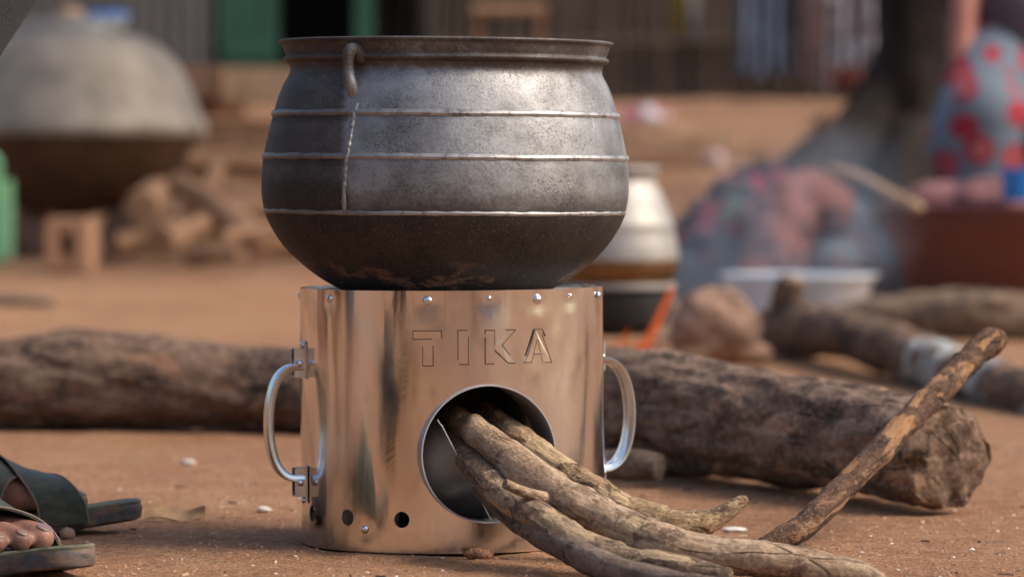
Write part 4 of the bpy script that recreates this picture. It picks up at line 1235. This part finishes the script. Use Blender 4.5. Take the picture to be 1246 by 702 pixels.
heap('cloth_bundle', 'rust-coloured arched cloth bundle between dark print and blue-grey print', 'bundle',
     [(940, 310, 11.5, .085, .12, .12), (955, 270, 11.55, .09, .12, .11), (980, 245, 11.6, .095, .12, .085), (1005, 255, 11.6, .08, .12, .08), (925, 345, 11.45, .075, .1, .10), (930, 375, 11.5, .08, .1, .06)], 'terra_cloth', 4)
heap('cloth_bundle', 'blue-grey printed cloth bundle behind the enamel basin', 'bundle',
     [(1030, 290, 11.7, .10, .1, .11), (1060, 330, 11.7, .10, .1, .12), (1005, 320, 11.6, .10, .10, .09), (1050, 370, 11.7, .12, .1, .05)], 'grey_print', 6)
heap('laundry', 'dusky pink washing heaped in the reddish-brown tub', 'laundry',
     [(1150, 256, 11.05, .13, .14, .075), (1215, 254, 11.0, .15, .16, .08), (1280, 250, 11.0, .15, .16, .09), (1340, 256, 11.0, .12, .14, .07)],
     'terra_cloth' if False else 'plum_pink' if 'plum_pink' in M else 'plum_cloth', 8)
tube([(*P(a, b, d), r) for a, b, d, r in ((1012, 203, 10.9, .008), (1050, 216, 10.85, .011), (1085, 236, 10.78, .013), (1118, 253, 10.70, .015))], 30, 14, amp=.001, freq=30, cap='round').build(
    'stirring_stick', M['timber_light'], None, label='pale curved wooden stick resting on the left rim of the reddish-brown tub', cat='stick')
cp = P(1238, 244, 10.62); cup = thing('plastic_cup', 'bright blue plastic cup at the rim of the reddish-brown tub', 'cup', (cp.x, cp.y, cp.z))
lathe([(0.001, .0), (.034, 0), (.037, .004), (.042, .078), (.0445, .082), (.042, .083), (.039, .078), (.033, .006), (0.001, .006)], 48).build('cup_body', M['blue_plastic'], cup)
tube([(.040, 0, .065, .005), (.062, 0, .060, .005), (.064, 0, .030, .005), (.038, 0, .018, .005)], 24, 10, cap='round').build('cup_handle', M['blue_plastic'], cup)

def build_woman():
    t = thing('person', 'woman in a blue-grey dress with red rings seated behind the tub, bare arm hanging', 'person')
    X, Y = P(1230, 200, 12.0).x, 12.0; g = gz(X, Y)
    b = MB(); V = lambda x, y, z: Vector((X + x, Y + y, g + z))
    pel, che, nk = V(.10, .06, .50), V(.04, .02, .82), V(.0, 0, 1.02)
    sL, sR = V(-.13, .0, .93), V(.19, .04, .94)
    hd = nk + Vector((-.04, -.03, .13))
    cone(b, pel, .15, che, .135); cone(b, che, .13, (sL + sR) / 2, .09); cone(b, sL, .055, sR, .055); cone(b, (sL + sR) / 2, .055, nk, .048); cone(b, nk, .046, hd, .058)
    sphere(b, hd, (.075, .09, .112), 18, 12); sphere(b, hd + Vector((0, -.05, -.05)), (.046, .045, .042), 12, 8)
    cone(b, hd + Vector((0, -.078, .015)), .008, hd + Vector((0, -.1, -.02)), .014); sphere(b, hd + Vector((0, -.088, -.052)), (.024, .010, .009), 10, 6)
    for s in (-1, 1): sphere(b, hd + Vector((s * .075, .0, -.005)), (.01, .018, .028), 10, 6)
    for sh, el, wr in ((sL, V(-.155, -.10, .66), V(-.11, -.26, .50)), (sR, V(.24, -.10, .68), V(.10, -.3, .54))):
        cone(b, sh, .046, el, .037); cone(b, el, .036, wr, .025); d = (wr - el).normalized(); sd = d.cross(Vector((0, 0, 1))).normalized()
        cone(b, wr, .024, wr + d * .06, .030)
        for j in range(4):
            q = wr + d * .07 + sd * (-.024 + .016 * j); cone(b, q, .010, q + d * .04 + Vector((0, 0, -.008)), .009, 8); cone(b, q + d * .04 + Vector((0, 0, -.008)), .009, q + d * (.055 + .004 * (j % 3)) + Vector((0, 0, -.03)), .008, 8)
        q = wr + d * .03 - sd * .026; cone(b, q, .011, q + d * .035 - sd * .018, .0095, 8)
    for s in (-1, 1):
        kn, an = V(.02 + s * .13, -.40, .50), V(s * .12, -.36, .08)
        cone(b, pel + Vector((s * .09, 0, 0)), .10, kn, .065); cone(b, kn, .058, an, .036); cone(b, an, .034, an + Vector((0, -.16, -.045)), .028)
    o = b.build('skin_body', M['skin2'], t); fuse(o, .009, 4); o.data.materials.clear(); o.data.materials.append(M['skin2'])
    d_ = MB()
    cone(d_, pel, .19, V(.08, .04, .62), .17, 22)
    for s in (-1, 1): cone(d_, pel + Vector((s * .09, 0, 0)), .15, V(.02 + s * .14, -.42, .50), .115, 20); cone(d_, V(.02 + s * .14, -.42, .50), .11, V(.01 + s * .14, -.40, .14), .12, 20)
    cone(d_, V(-.08, -.30, .5), .12, V(.14, -.30, .5), .12); cone(d_, V(-.10, -.38, .3), .10, V(.12, -.38, .3), .10); cone(d_, V(-.10, -.10, .56), .12, V(.20, -.05, .56), .14)
    cone(d_, V(-.04, .0, .66), .14, V(-.16, -.30, .42), .12, 20)
    o = d_.build('dress', M['dress'], t); fuse(o, .014, 4); o.data.materials.clear(); o.data.materials.append(M['dress'])
    s_ = MB(); cone(s_, V(.08, .04, .58), .165, che, .15, 20); cone(s_, che, .15, (sL + sR) / 2, .105); cone(s_, sL, .064, sR, .064)
    o = s_.build('top', M['plum_cloth'], t); fuse(o, .012, 4); o.data.materials.clear(); o.data.materials.append(M['plum_cloth'])
    h = MB(); sphere(h, hd + Vector((0, .015, .02)), (.085, .093, .108), 18, 12, None, .05, 5); h.build('hair', M['soot'], t)
    w = thing('stool', 'low wooden stool under the seated woman', 'stool', (X + .1, Y + .06, gz(X + .1, Y + .06)))
    box(MB(), (0, 0, .33), (.34, .3, .04), None, .2).build('seat', M['timber'], w)
    lm = tube([(0, 0, 0.0, .02), (0, 0, .32, .018)], 6, 12).mesh('leg'); lm.materials.append(M['timber'])
    for sx in (-1, 1):
        for sy in (-1, 1):
            l = bpy.data.objects.new('leg', lm); COL.objects.link(l); l.parent = w; l.location = (sx * .12, sy * .1, 0)
build_woman()

# ---------------------------------------------------------------- tree with a flared foot
def build_tree():
    p = P(1112, 300, 14.0); g = gz(p.x, 14.0)
    t = thing('tree', 'dark thick tree trunk with a flaring root, behind the tub', 'tree', (p.x, 14.0, g))
    mb = tube([(0, 0, -.1, .34), (0, 0, .08, .29), (0.0, 0, .3, .21), (0.02, 0, .6, .165), (.03, 0, 1.1, .155), (.0, .05, 2.0, .14), (.1, .1, 3.0, .12)], 120, 60, amp=.03, freq=4, amp2=.01, freq2=20, ridge=.02, seed=3)
    mb.build('trunk', M['trunk'], t)
    def R_(px, py, d, r): q = P(px, py, d); return (q.x - p.x, d - 14.0, q.z - g, r)
    for i, pts in enumerate((((1105, 90, 14.0, .12), (1062, 150, 13.9, .12), (1010, 195, 13.7, .105), (940, 232, 13.4, .075), (870, 262, 13.2, .05), (800, 318, 13.0, .03)),
                             ((1130, 150, 14.0, .12), (1190, 240, 13.8, .09), (1260, 310, 13.5, .05)),
                             ((1110, 160, 13.95, .13), (1080, 260, 13.6, .10), (1050, 330, 13.3, .05)))):
        tube([R_(*q) for q in pts], 50, 30, amp=.02, freq=6, ridge=.015, seed=i).build('root', M['trunk'], t)
    rnd = random.Random(5); lf = MB(); tips = []
    for i in range(7):
        a = i * .9 + .3; L = 1.1 + .5 * rnd.random(); e = (.1 + cos(a) * L, .1 + sin(a) * L, 3.6 + .8 * rnd.random())
        tube([(.08, .08, 2.6 + .1 * i * .3, .07), (.1 + cos(a) * L * .5, .1 + sin(a) * L * .5, 3.1, .05), (*e, .015)], 24, 12, amp=.01, freq=8, seed=i).build('limb', M['trunk'], t); tips.append(e)
    vs, fs = [], []
    for i in range(6500):
        e = rnd.choice(tips); r = .75 * rnd.random() ** .5
        u = Vector((rnd.gauss(0, 1), rnd.gauss(0, 1), rnd.gauss(0, .7))).normalized() * r + Vector(e)
        q = Matrix.Rotation(rnd.random() * 6.28, 3, 'Z') @ Matrix.Rotation(rnd.random() * 3, 3, 'X'); b = len(vs)
        s = .035 + .03 * rnd.random()
        vs += [u + q @ Vector(c) * s for c in ((-1, 0, 0), (0, -.45, .1), (1, 0, 0), (0, .45, .1))]; fs.append((b, b + 1, b + 2, b + 3))
    lf.add(vs, fs); lf.build('crown', mat_plain('dull_green_leaf', (.055, .085, .03), .6, 0, .4, 5), t, smooth=False, kind='stuff')
build_tree()

# ---------------------------------------------------------------- left background: cauldron, jerrycan, block, firewood, timber
M['cauldron'] = mat_plain('dusty_grey_aluminium', (0.26, 0.22, 0.175), .62, .35, .42, 5, .2)
M['cauldron_low'] = mat_plain('dark_brown_aluminium', (0.10, 0.055, 0.030), .55, .4, .4, 6, .2)  # lower bowl, darker and browner than the lid
cx = P(88, 300, 14.3).x; K = 14.3 / F
def zc(y): return CH - (y - HZ) * K
cau = thing('cauldron', 'huge dusty aluminium cauldron under a domed lid, in the left background', 'cauldron', (cx, 14.3, 0))
lathe([(162 * K, zc(166)), (166 * K, zc(158)), (163 * K, zc(150)), (157 * K, zc(140)), (146 * K, zc(110)), (130 * K, zc(80)), (108 * K, zc(58)), (84 * K, zc(46)), (70 * K, zc(43)), (0.001, zc(42))], 96).build('domed_lid', M['cauldron'], cau, sharp=50)
lathe([(0.001, zc(262)), (60 * K, zc(258)), (98 * K, zc(240)), (128 * K, zc(212)), (148 * K, zc(180)), (156 * K, zc(165)), (140 * K, zc(164))], 96).build('bowl', M['cauldron_low'], cau, sharp=50)
for i, (px, d, r) in enumerate(((38, 14.25, .075), (150, 14.2, .075), (88, 14.6, .08))):
    q = P(px, 300, d); g = gz(q.x, d); h = zc(250) - g
    sphere(MB(), (q.x, d, g + h * .5), (r, r, h * .56), 24, 16, None, .14, 1.6, i + 3).build('hearth_stone', M['hearth'], None, sharp=0,
        label=['dark stone propping the cauldron on its left side', 'dark stone propping the cauldron on its right side', 'dark stone propping the cauldron from behind'][i], cat='stone')
ty = thing('tray', 'pale metal tray on top of the cauldron lid', 'tray', (P(85, 40, 14.3).x, 14.3, zc(42)))
lathe([(0.001, 0.0), (58 * K, 0.0), (66 * K, 18 * K), (68 * K, 18 * K), (60 * K, -.001), (0.001, -.002)], 64).build('dish', M['enamel'], ty)
def small(name, label, cat, px, prof, m, z0=2):
    q = P(px, 40, 14.25); lathe([(a * K, b * K) for a, b in prof], 40).build(name, M[m], None, label=label, cat=cat).location = (q.x, 14.25, zc(42) + z0 * K + .001)
small('bowl', 'white bowl on the tray, below the blue lid', 'bowl', 130, [(0.1, 0), (18, 0), (27, 18), (28, 19), (26, 17), (0.1, 3)], 'enamel')
small('lid', 'round blue plastic lid on the white bowl', 'lid', 130, [(0.1, 24), (22, 23), (27, 20), (28, 17), (26, 17), (0.1, 20)], 'blue_plastic')
small('gourd_cup', 'light brown gourd cup on the tray', 'cup', 86, [(0.1, 0), (10, 0), (17, 12), (16, 24), (8, 29), (0.1, 29)], 'timber_light')
M['green_can'] = mat_plain('light_green_plastic', (0.22, 0.48, 0.26), .4, 0, .1, 8, .05)
gp = P(-27, 300, 13.4); gg = gz(gp.x, 13.4)
can = thing('jerrycan', 'light green plastic jerrycan at the left edge, in front of the cauldron', 'jerrycan', (gp.x, 13.4, gg))
box(MB(), (0, 0, .165), (.22, .17, .33), None, .22).build('can_body', M['green_can'], can)
tube([(-.06, 0, .33, .013), (-.045, 0, .372, .014), (.045, 0, .372, .014), (.07, 0, .33, .013)], 24, 12).build('can_handle', M['green_can'], can)
lathe([(.022, .0), (.022, .05), (.0, .052)], 20).build('cap', M['timber_light'], can).location = (-.085, 0, .325)

M['clay'] = mat_plain('fired_clay_block', (0.40, 0.22, 0.125), .9, 0, .25, 14, .3)
bp = P(87, 300, 13.2); bgz = gz(bp.x, 13.2)
blk = MB(); w_, h_, dp, tk = .142, .170, .30, .052
for (cx_, cz_, sx_, sz_) in ((-w_ / 2 + tk / 2, h_ / 2, tk, h_), (w_ / 2 - tk / 2, h_ / 2, tk, h_), (0, tk / 2, w_ - 2 * tk + .004, tk), (0, h_ - tk / 2, w_ - 2 * tk + .004, tk)):
    box(blk, (bp.x + cx_, 13.2, bgz + cz_), (sx_, dp if sx_ < .06 else dp - .006, sz_), None, .18)
blk.build('hollow_block', M['clay'], None, label='hollow clay block standing on end in front of the cauldron', cat='block')

def log2(name, label, x0, y0, d0, x1, y1, d1, r0, r1, m='firewood', seed=1.0, cat='firewood log', group='firewood heaped beside the cauldron'):
    a, b = P(x0, y0, d0), P(x1, y1, d1)
    for q, r in ((a, r0), (b, r1)): q.z = max(q.z, gz(q.x, q.y) + r * .8)
    tube([(*a, r0), ((a.x + b.x) / 2 + .01, (a.y + b.y) / 2, (a.z + b.z) / 2 + .008, (r0 + r1) / 2 * 1.05), (*b, r1)], 50, 28, amp=.010, freq=9, amp2=.003, freq2=30, ridge=.006, seed=seed).build(name, M[m], None, label=label, cat=cat, group=group)
log2('firewood_log', 'long split log leaning down to the right beside the cauldron', 215, 222, 13.9, 322, 300, 13.5, .042, .045, seed=1)
log2('firewood_log', 'thick log end pointing at the camera, left in the firewood heap', 172, 252, 13.5, 195, 235, 14.2, .058, .052, seed=2)
log2('firewood_log', 'thick short log lying low in the middle of the firewood heap', 195, 292, 13.4, 262, 276, 13.8, .050, .046, seed=3)
log2('firewood_log', 'log lying flat at the right end of the firewood heap, next to the big pot', 268, 252, 14.2, 372, 262, 14.4, .048, .05, seed=4)
log2('firewood_log', 'pale log lying across the top of the firewood heap', 225, 196, 14.8, 352, 204, 14.9, .040, .042, seed=5)
log2('firewood_log', 'small reddish log on the ground at the foot of the firewood heap', 228, 312, 13.3, 292, 308, 13.2, .028, .026, seed=6)
log2('firewood_log', 'stubby log lying under the thick end, nearest the hollow block', 140, 300, 13.5, 185, 290, 13.6, .040, .042, seed=7)
log2('firewood_log', 'log half hidden behind the big pot, low in the heap', 310, 298, 14.0, 400, 304, 14.1, .042, .040, seed=8)
log2('firewood_log', 'short log standing steeply against the top of the firewood heap', 232, 262, 14.2, 262, 205, 14.5, .036, .034, seed=9)
log2('firewood_log', 'reddish split log behind the long leaning one', 250, 232, 14.5, 335, 238, 14.6, .040, .036, seed=10)
log2('firewood_log', 'thin log lying across the leaning one, close to the big pot', 268, 290, 13.35, 345, 276, 13.7, .024, .024, seed=11)
def plank(label, x0, x1, y0, y1, d, m='timber', dep=.25, seed=1.0, rot=0.0, group='sawn timber stacked on the bank'):
    a, b = P(x0, y0, d), P(x1, y1, d)
    box(MB(), (0, 0, 0), (b.x - a.x, dep, a.z - b.z), None, .06, .003, seed).build('timber_beam', M[m], None, label=label, cat='timber', group=group)
    o = bpy.data.objects[-1] if False else COL.objects[-1]
    o.location = ((a.x + b.x) / 2, d + dep / 2, (a.z + b.z) / 2); o.rotation_euler = (0, rot, 0)
plank('wide brown beam right behind the cauldron lid, top of the stack', 205, 272, 80, 120, 16.2, seed=1)
plank('paler beam end on the right of the top beam', 276, 372, 82, 126, 15.9, 'timber_light', seed=2)
plank('brown beam under the wide top beam', 205, 300, 122, 142, 16.4, seed=3)
plank('beam third from the top of the stack, behind the pale end', 240, 372, 146, 166, 16.3, seed=4)
plank('lowest brown beam of the stack, above the pale firewood log', 228, 372, 168, 188, 15.9, seed=5, rot=.02)
plank('pale plank lying on the earth step right of the big pot', 770, 893, 162, 184, 16.6, 'timber_light', seed=6, group=None)
plank('brown plank lying on the step behind the small shiny pot', 760, 870, 195, 205, 15.6, 'timber', seed=7, group=None)

# litter on the bank
def bag(label, px, py, d, r, m, seed, name='plastic_bag', cat='plastic bag'):
    p = P(px, py, d); z = gz(p.x, p.y) + r[2] * .7
    sphere(MB(), (p.x, p.y, z), r, 24, 14, None, .3, 2.2, seed).build(name, m, None, label=label, cat=cat)
bag('crumpled white plastic bag with pink and blue print on the bank', 785, 118, 18.9, (.11, .06, .05), mat_print('white_bag_with_print', (.55, .56, .6), (.5, .12, .16), (.15, .25, .5), 9), 3)
bag('small pinkish scrap of plastic on the slope left of the tree', 868, 130, 17.4, (.05, .04, .035), mat_plain('pinkish_plastic', (.45, .30, .28), .5, 0, .2, 9), 5)
for i, (a, b, d, r) in enumerate(((930, 150, 16.9, .06), (990, 170, 16.0, .05), (850, 200, 15.5, .05), (960, 205, 15.3, .055), (1010, 130, 17.9, .07), (822, 235, 14.2, .05))):
    p = P(a, b, d); sphere(MB(), (p.x, d, gz(p.x, d) + r * .3), (r, r * .8, r * .65), 20, 14, None, .2, 1.7, i + 9).build('stone', M['ground'], None, sharp=0,
       label=['earth-coloured stone on the upper slope left of the tree', 'earth-coloured stone low on the slope beside the trunk', 'earth-coloured stone right of the long pale plank', 'earth-coloured stone at the foot of the bank above the rust bundle', 'largest earth-coloured stone, below the hanging pale cloth', 'earth-coloured stone on the ground right of the small shiny pot'][i], cat='stone')

# ---------------------------------------------------------------- back wall of the yard: shack, green door, pole fence, hanging cloths
def mat_sheet():
    t = NT('weathered_grey_sheet_metal'); n = t.noise(t.tc((1, 1, .25)), 5, 5, .65)
    return t.fin(t.ramp(n, [(.3, (.085, .08, .078)), (.7, (.16, .155, .15))]), .55, .4, t.bump(n, .2, .01))
M['sheet'] = mat_sheet()
M['green_paint'] = mat_plain('dark_green_paint', (0.018, 0.085, 0.052), .5, 0, .25, 4)
M['dark_inside'] = mat_plain('unlit_plank_wall', (0.03, 0.025, 0.022), .9, 0, .3, 4)
shack = thing('shack', 'grey sheet-metal shack with a green door frame behind the cauldron', 'shack')
YB = 20.2
def xp(px, d): return (px - PX) / F * d
def corr(x0, x1, z0, z1, y, pitch=.076, amp=.009):
    mb = MB(); n = max(8, int((x1 - x0) / pitch * 8)); vs = []
    for s in (0, .003):
        for i in range(n + 1):
            x = x0 + (x1 - x0) * i / n; yy = y + s + amp * cos((x) / pitch * 2 * pi)
            vs += [(x, yy, z0), (x, yy, z1)]
    m = 2 * (n + 1); fs = []
    for i in range(n):
        fs.append((2 * i, 2 * i + 2, 2 * i + 3, 2 * i + 1)); fs.append((m + 2 * i, m + 2 * i + 1, m + 2 * i + 3, m + 2 * i + 2)); fs.append((2 * i + 1, 2 * i + 3, m + 2 * i + 3, m + 2 * i + 1))
    return mb.add(vs, fs)
zb = gz(0, YB) - .05
x = xp(-260, YB)
i = 0
while x < xp(262, YB) - .05:
    x1 = min(x + .70, xp(262, YB)); corr(x, x1, zb, 2.6, YB - .004 * (i % 2)).build('wall_sheet', M['sheet'], shack); x = x1 - .0; i += 1
dx0, dx1, dx2, dx3 = xp(266, YB), xp(340, YB), xp(432, YB), xp(455, YB)
dr = thing('door', None, None); dr.parent = shack
for k in range(3):
    a = dx0 + (dx1 - dx0) * k / 3; box(MB(), (a + (dx1 - dx0) / 6, YB + .0, (zb + 2.3) / 2), ((dx1 - dx0) / 3 - .006, .03, 2.3 - zb), None, .15).build('door_board', M['green_paint'], dr)
for zz in (1.02, 1.9): box(MB(), ((dx0 + dx1) / 2, YB - .026, zz), (dx1 - dx0 - .02, .02, .09), None, .15).build('door_rail', M['green_paint'], dr)
box(MB(), ((dx2 + dx3) / 2, YB, (zb + 2.35) / 2), (dx3 - dx2, .09, 2.35 - zb), None, .06).build('door_post', M['green_paint'], shack)
box(MB(), ((dx0 + dx3) / 2, YB, 2.42), (dx3 - dx0 + .1, .1, .10), None, .06).build('lintel', M['green_paint'], shack)
box(MB(), ((dx1 + dx2) / 2, YB + 1.8, (zb + 2.6) / 2), (dx3 - dx0 + 1.6, .05, 2.6 - zb)).build('back_wall', M['dark_inside'], shack)
for xx in (dx0 - .3, dx3 + .25): box(MB(), (xx, YB + .93, (zb + 2.55) / 2), (.05, 1.66, 2.55 - zb)).build('side_wall', M['dark_inside'], shack)
box(MB(), ((xp(-260, YB) + dx3) / 2, YB + .85, 2.66), (dx3 - xp(-260, YB) + .5, 2.3, .04)).build('roof', M['sheet'], shack)

fence = thing('pole_fence', 'rough fence of dark upright wooden poles across the back of the yard', 'fence')
rnd = random.Random(9); YF = 21.0
pm = []
for k in range(5):
    m_ = tube([(0, 0, -.1, .026), (.01 * (k - 2), 0, .8, .024), (0.012 * (2 - k), 0, 1.6, .02)], 12, 10, amp=.004, freq=8, seed=k).mesh('pole'); m_.materials.append(M['pole']); pm.append(m_)
x = xp(462, YF)
while x < xp(1560, YF):
    o = bpy.data.objects.new('pole', rnd.choice(pm)); COL.objects.link(o); o.parent = fence
    y = YF + .03 * rnd.random(); o.location = (x, y, gz(x, y)); o.rotation_euler = (0, .05 * (rnd.random() - .5), rnd.random() * 6); o.scale = (1, 1, .85 + .3 * rnd.random())
    x += .062 + .03 * rnd.random()
for zz in (1.05, 1.75):
    tube([(xp(455, YF), YF - .05, zz + .3 * 0, .02), (xp(1000, YF), YF - .05, zz + .03, .022), (xp(1570, YF), YF - .05, zz, .02)], 60, 10, amp=.004, freq=6).build('rail', M['pole'], fence)
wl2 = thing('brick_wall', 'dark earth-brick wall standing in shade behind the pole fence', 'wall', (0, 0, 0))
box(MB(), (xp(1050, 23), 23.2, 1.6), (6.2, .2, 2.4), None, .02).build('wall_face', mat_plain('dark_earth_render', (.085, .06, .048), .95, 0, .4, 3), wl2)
def cloth(label, px0, px1, ytop, ybot, d, m, seed, name='hanging_cloth', cat='cloth'):
    x0, x1 = xp(px0, d), xp(px1, d); zt, zb_ = CH - (ytop - HZ) / F * d, CH - (ybot - HZ) / F * d
    mb = MB(); vs = []; N, K = 40, 16
    for s in (0, .006):
        for i in range(N + 1):
            f = i / N
            for j in range(K + 1):
                g = j / K
                y = d + s + (.015 + .03 * g) * sin(f * 22 + seed + g * 1.2) + .02 * noise.noise(Vector((f * 4, g * 3, seed)))
                sag = .04 * noise.noise(Vector((f * 3, seed, 0))) * g
                vs.append((x0 + (x1 - x0) * (f + .05 * sin(seed + g * 3) * g * (.5 - f)), y, zt + (zb_ - zt) * g + sag))
    m2 = (N + 1) * (K + 1); fs = []
    for i in range(N):
        for j in range(K):
            a = i * (K + 1) + j; fs.append((a, a + 1, a + K + 2, a + K + 1)); fs.append((m2 + a, m2 + a + K + 1, m2 + a + K + 2, m2 + a + 1))
    mb.add(vs, fs); mb.build(name, m, None, sharp=0, label=label, cat=cat)
cloth('faded blue cloth hanging on the pole fence', 898, 962, -60, 92, 20.7, mat_plain('faded_blue_cloth', (.13, .16, .22), .9, 0, .45, 5), 1)
cloth('pale cloth with dark blots hanging on the fence next to the tree', 1002, 1062, -60, 108, 20.7, mat_print('pale_blotched_cloth', (.36, .35, .38), (.08, .06, .07), (.2, .12, .12), 10), 2)
cloth('narrow pinkish towel hanging between the blue and the pale cloth', 978, 1000, -60, 104, 20.68, mat_plain('pinkish_towel', (.34, .24, .23), .9, 0, .3, 8), 3, 'hanging_towel', 'towel')
cloth('small rust-red rag low on the fence under the pale cloth', 1010, 1048, 82, 108, 20.6, mat_plain('rust_red_rag', (.16, .04, .03), .9, 0, .3, 8), 4, 'rag', 'rag')
cloth('thin yellow rag hanging on the fence right above the big pot', 818, 832, -40, 42, 20.7, mat_plain('yellow_rag', (.42, .30, .06), .9, 0, .3, 8), 5, 'rag', 'rag')
cloth('white strip of cloth next to the yellow rag', 836, 852, -10, 52, 20.7, mat_plain('white_rag', (.36, .36, .36), .9, 0, .3, 8), 6, 'rag', 'rag')
tbl = thing('wooden_table', 'rough wooden table seen above the rim of the big pot', 'table', (xp(620, 19.8), 19.8, gz(xp(620, 19.8), 19.8)))
tz_ = CH - (12 - HZ) / F * 19.8 - gz(xp(620, 19.8), 19.8)
box(MB(), (0, 0, tz_), (.36, .4, .035), None, .15, .002).build('table_top', M['timber_light'], tbl)
lm = box(MB(), (0, 0, 0), (.035, .035, tz_ - .02), None, .1).mesh('leg'); lm.materials.append(M['timber'])
for sx in (-1, 1):
    for sy in (-1, 1):
        l = bpy.data.objects.new('leg', lm); COL.objects.link(l); l.parent = tbl; l.location = (sx * .15, sy * .16, (tz_ - .02) / 2)
bag('brown sack standing under the table, left of its legs', 535, 30, 19.9, (.10, .08, .16), mat_plain('brown_sack', (.26, .17, .12), .9, 0, .3, 6), 7, 'sack', 'sack')
bag('white sack standing on the ground right beside the table', 612, 40, 19.6, (.05, .05, .13), mat_plain('white_sack', (.42, .41, .40), .8, 0, .2, 6), 9, 'sack', 'sack')

# ---------------------------------------------------------------- unseen props added behind the camera to shape the stove's reflections
M['mud'] = mat_plain('brown_mud_wall', (.50, .31, .19), .95, 0, .2, 2)  # plain brown wall colour, not tied to sunlight
hb = thing('added_mud_house', 'unseen plain mud-walled house added behind the camera for the stove reflections', 'house', (0, -9, gz(0, -9)))  # out of view, added only so the stove metal has a wall to mirror
box(MB(), (0, 0, 1.35), (16, .3, 2.8), None, .05).build('wall', M['mud'], hb)
box(MB(), (-1.9, .17, 1.0), (.85, .08, 2.0), None, .05).build('door', M['dark_inside'], hb)
box(MB(), (3.4, .17, 1.5), (.9, .08, .9), None, .05).build('window', M['dark_inside'], hb)
box(MB(), (0, 0, 2.9), (16.6, 1.6, .08), None, .05).build('roof', M['sheet'], hb)
q = thing('tree', 'unseen dark young tree added as a dark streak in the stove reflections', 'tree', (-2.6, 1.1, 0)); r = .13  # out of view, added to put a dark streak in the stove metal
tube([(0, 0, -.05, r * 1.3), (0, 0, .4, r), (.05, 0, 2.4, r * .8)], 30, 20, amp=.01, freq=6, seed=2).build('trunk', M['trunk'], q)
for a in range(5): tube([(.05, 0, 2.2, r * .5), (.05 + cos(a * 1.3) * .5, sin(a * 1.3) * .5, 2.8, r * .3), (.05 + cos(a * 1.3) * .9, sin(a * 1.3) * .9, 3.2, .01)], 16, 8, seed=a).build('limb', M['trunk'], q)
sp2 = thing('black_pot', 'unseen sooty black pot added as a dark blotch in the stove reflections', 'pot', (-1.25, 3.35, 0))  # out of view, added to mirror as a low dark blotch in the stove
lathe([(0.001, .0), (.10, .005), (.17, .05), (.19, .11), (.17, .17), (.15, .18), (.16, .2), (.155, .2), (.14, .18), (.001, .03)], 40).build('body', M['soot'], sp2)
for (xa, xb, y, lb, cl) in ((-3.3, -1.5, 1.9, 'unseen wooden drying rack added left of the camera for the stove reflections', (('unseen cream cloth added on the left drying rack for the stove reflections', -2.9, -2.35, (.62, .54, .42)), ('unseen dark blue cloth added on the left drying rack for the stove reflections', -2.2, -1.75, (.04, .05, .09)))),
                            (.75, 2.3, 1.7, 'unseen wooden drying rack added right of the camera for the stove reflections', (('unseen salmon cloth added on the right drying rack for the stove reflections', .95, 1.22, (.62, .22, .16)), ('unseen light blue cloth added on the right drying rack for the stove reflections', 1.25, 1.5, (.30, .48, .62)), ('unseen charcoal cloth added on the right drying rack for the stove reflections', 1.62, 2.0, (.05, .05, .05))))):
    rk = thing('added_drying_rack', lb, 'rack', ((xa + xb) / 2, y, 0)); h = (xb - xa) / 2  # out of view, racks and cloths added as coloured streaks for the stove to mirror
    tube([(-h - .1, 0, 1.0, .02), (h + .1, 0, 1.0, .02)], 8, 10).build('rail', M['pole'], rk)
    for s_ in (-1, 1): tube([(s_ * h, 0, -.05, .028), (s_ * h, 0, 1.06, .024)], 8, 10).build('post', M['pole'], rk)
    for (l2, a, b, c) in cl:
        f = 1 / (F / y)
        cloth(l2, a / y * F + PX, b / y * F + PX, HZ - (.975 - CH) / y * F, HZ - (.28 - CH) / y * F, y - .03, mat_plain('added_rack_cloth', c, .9, 0, .2, 6), a)
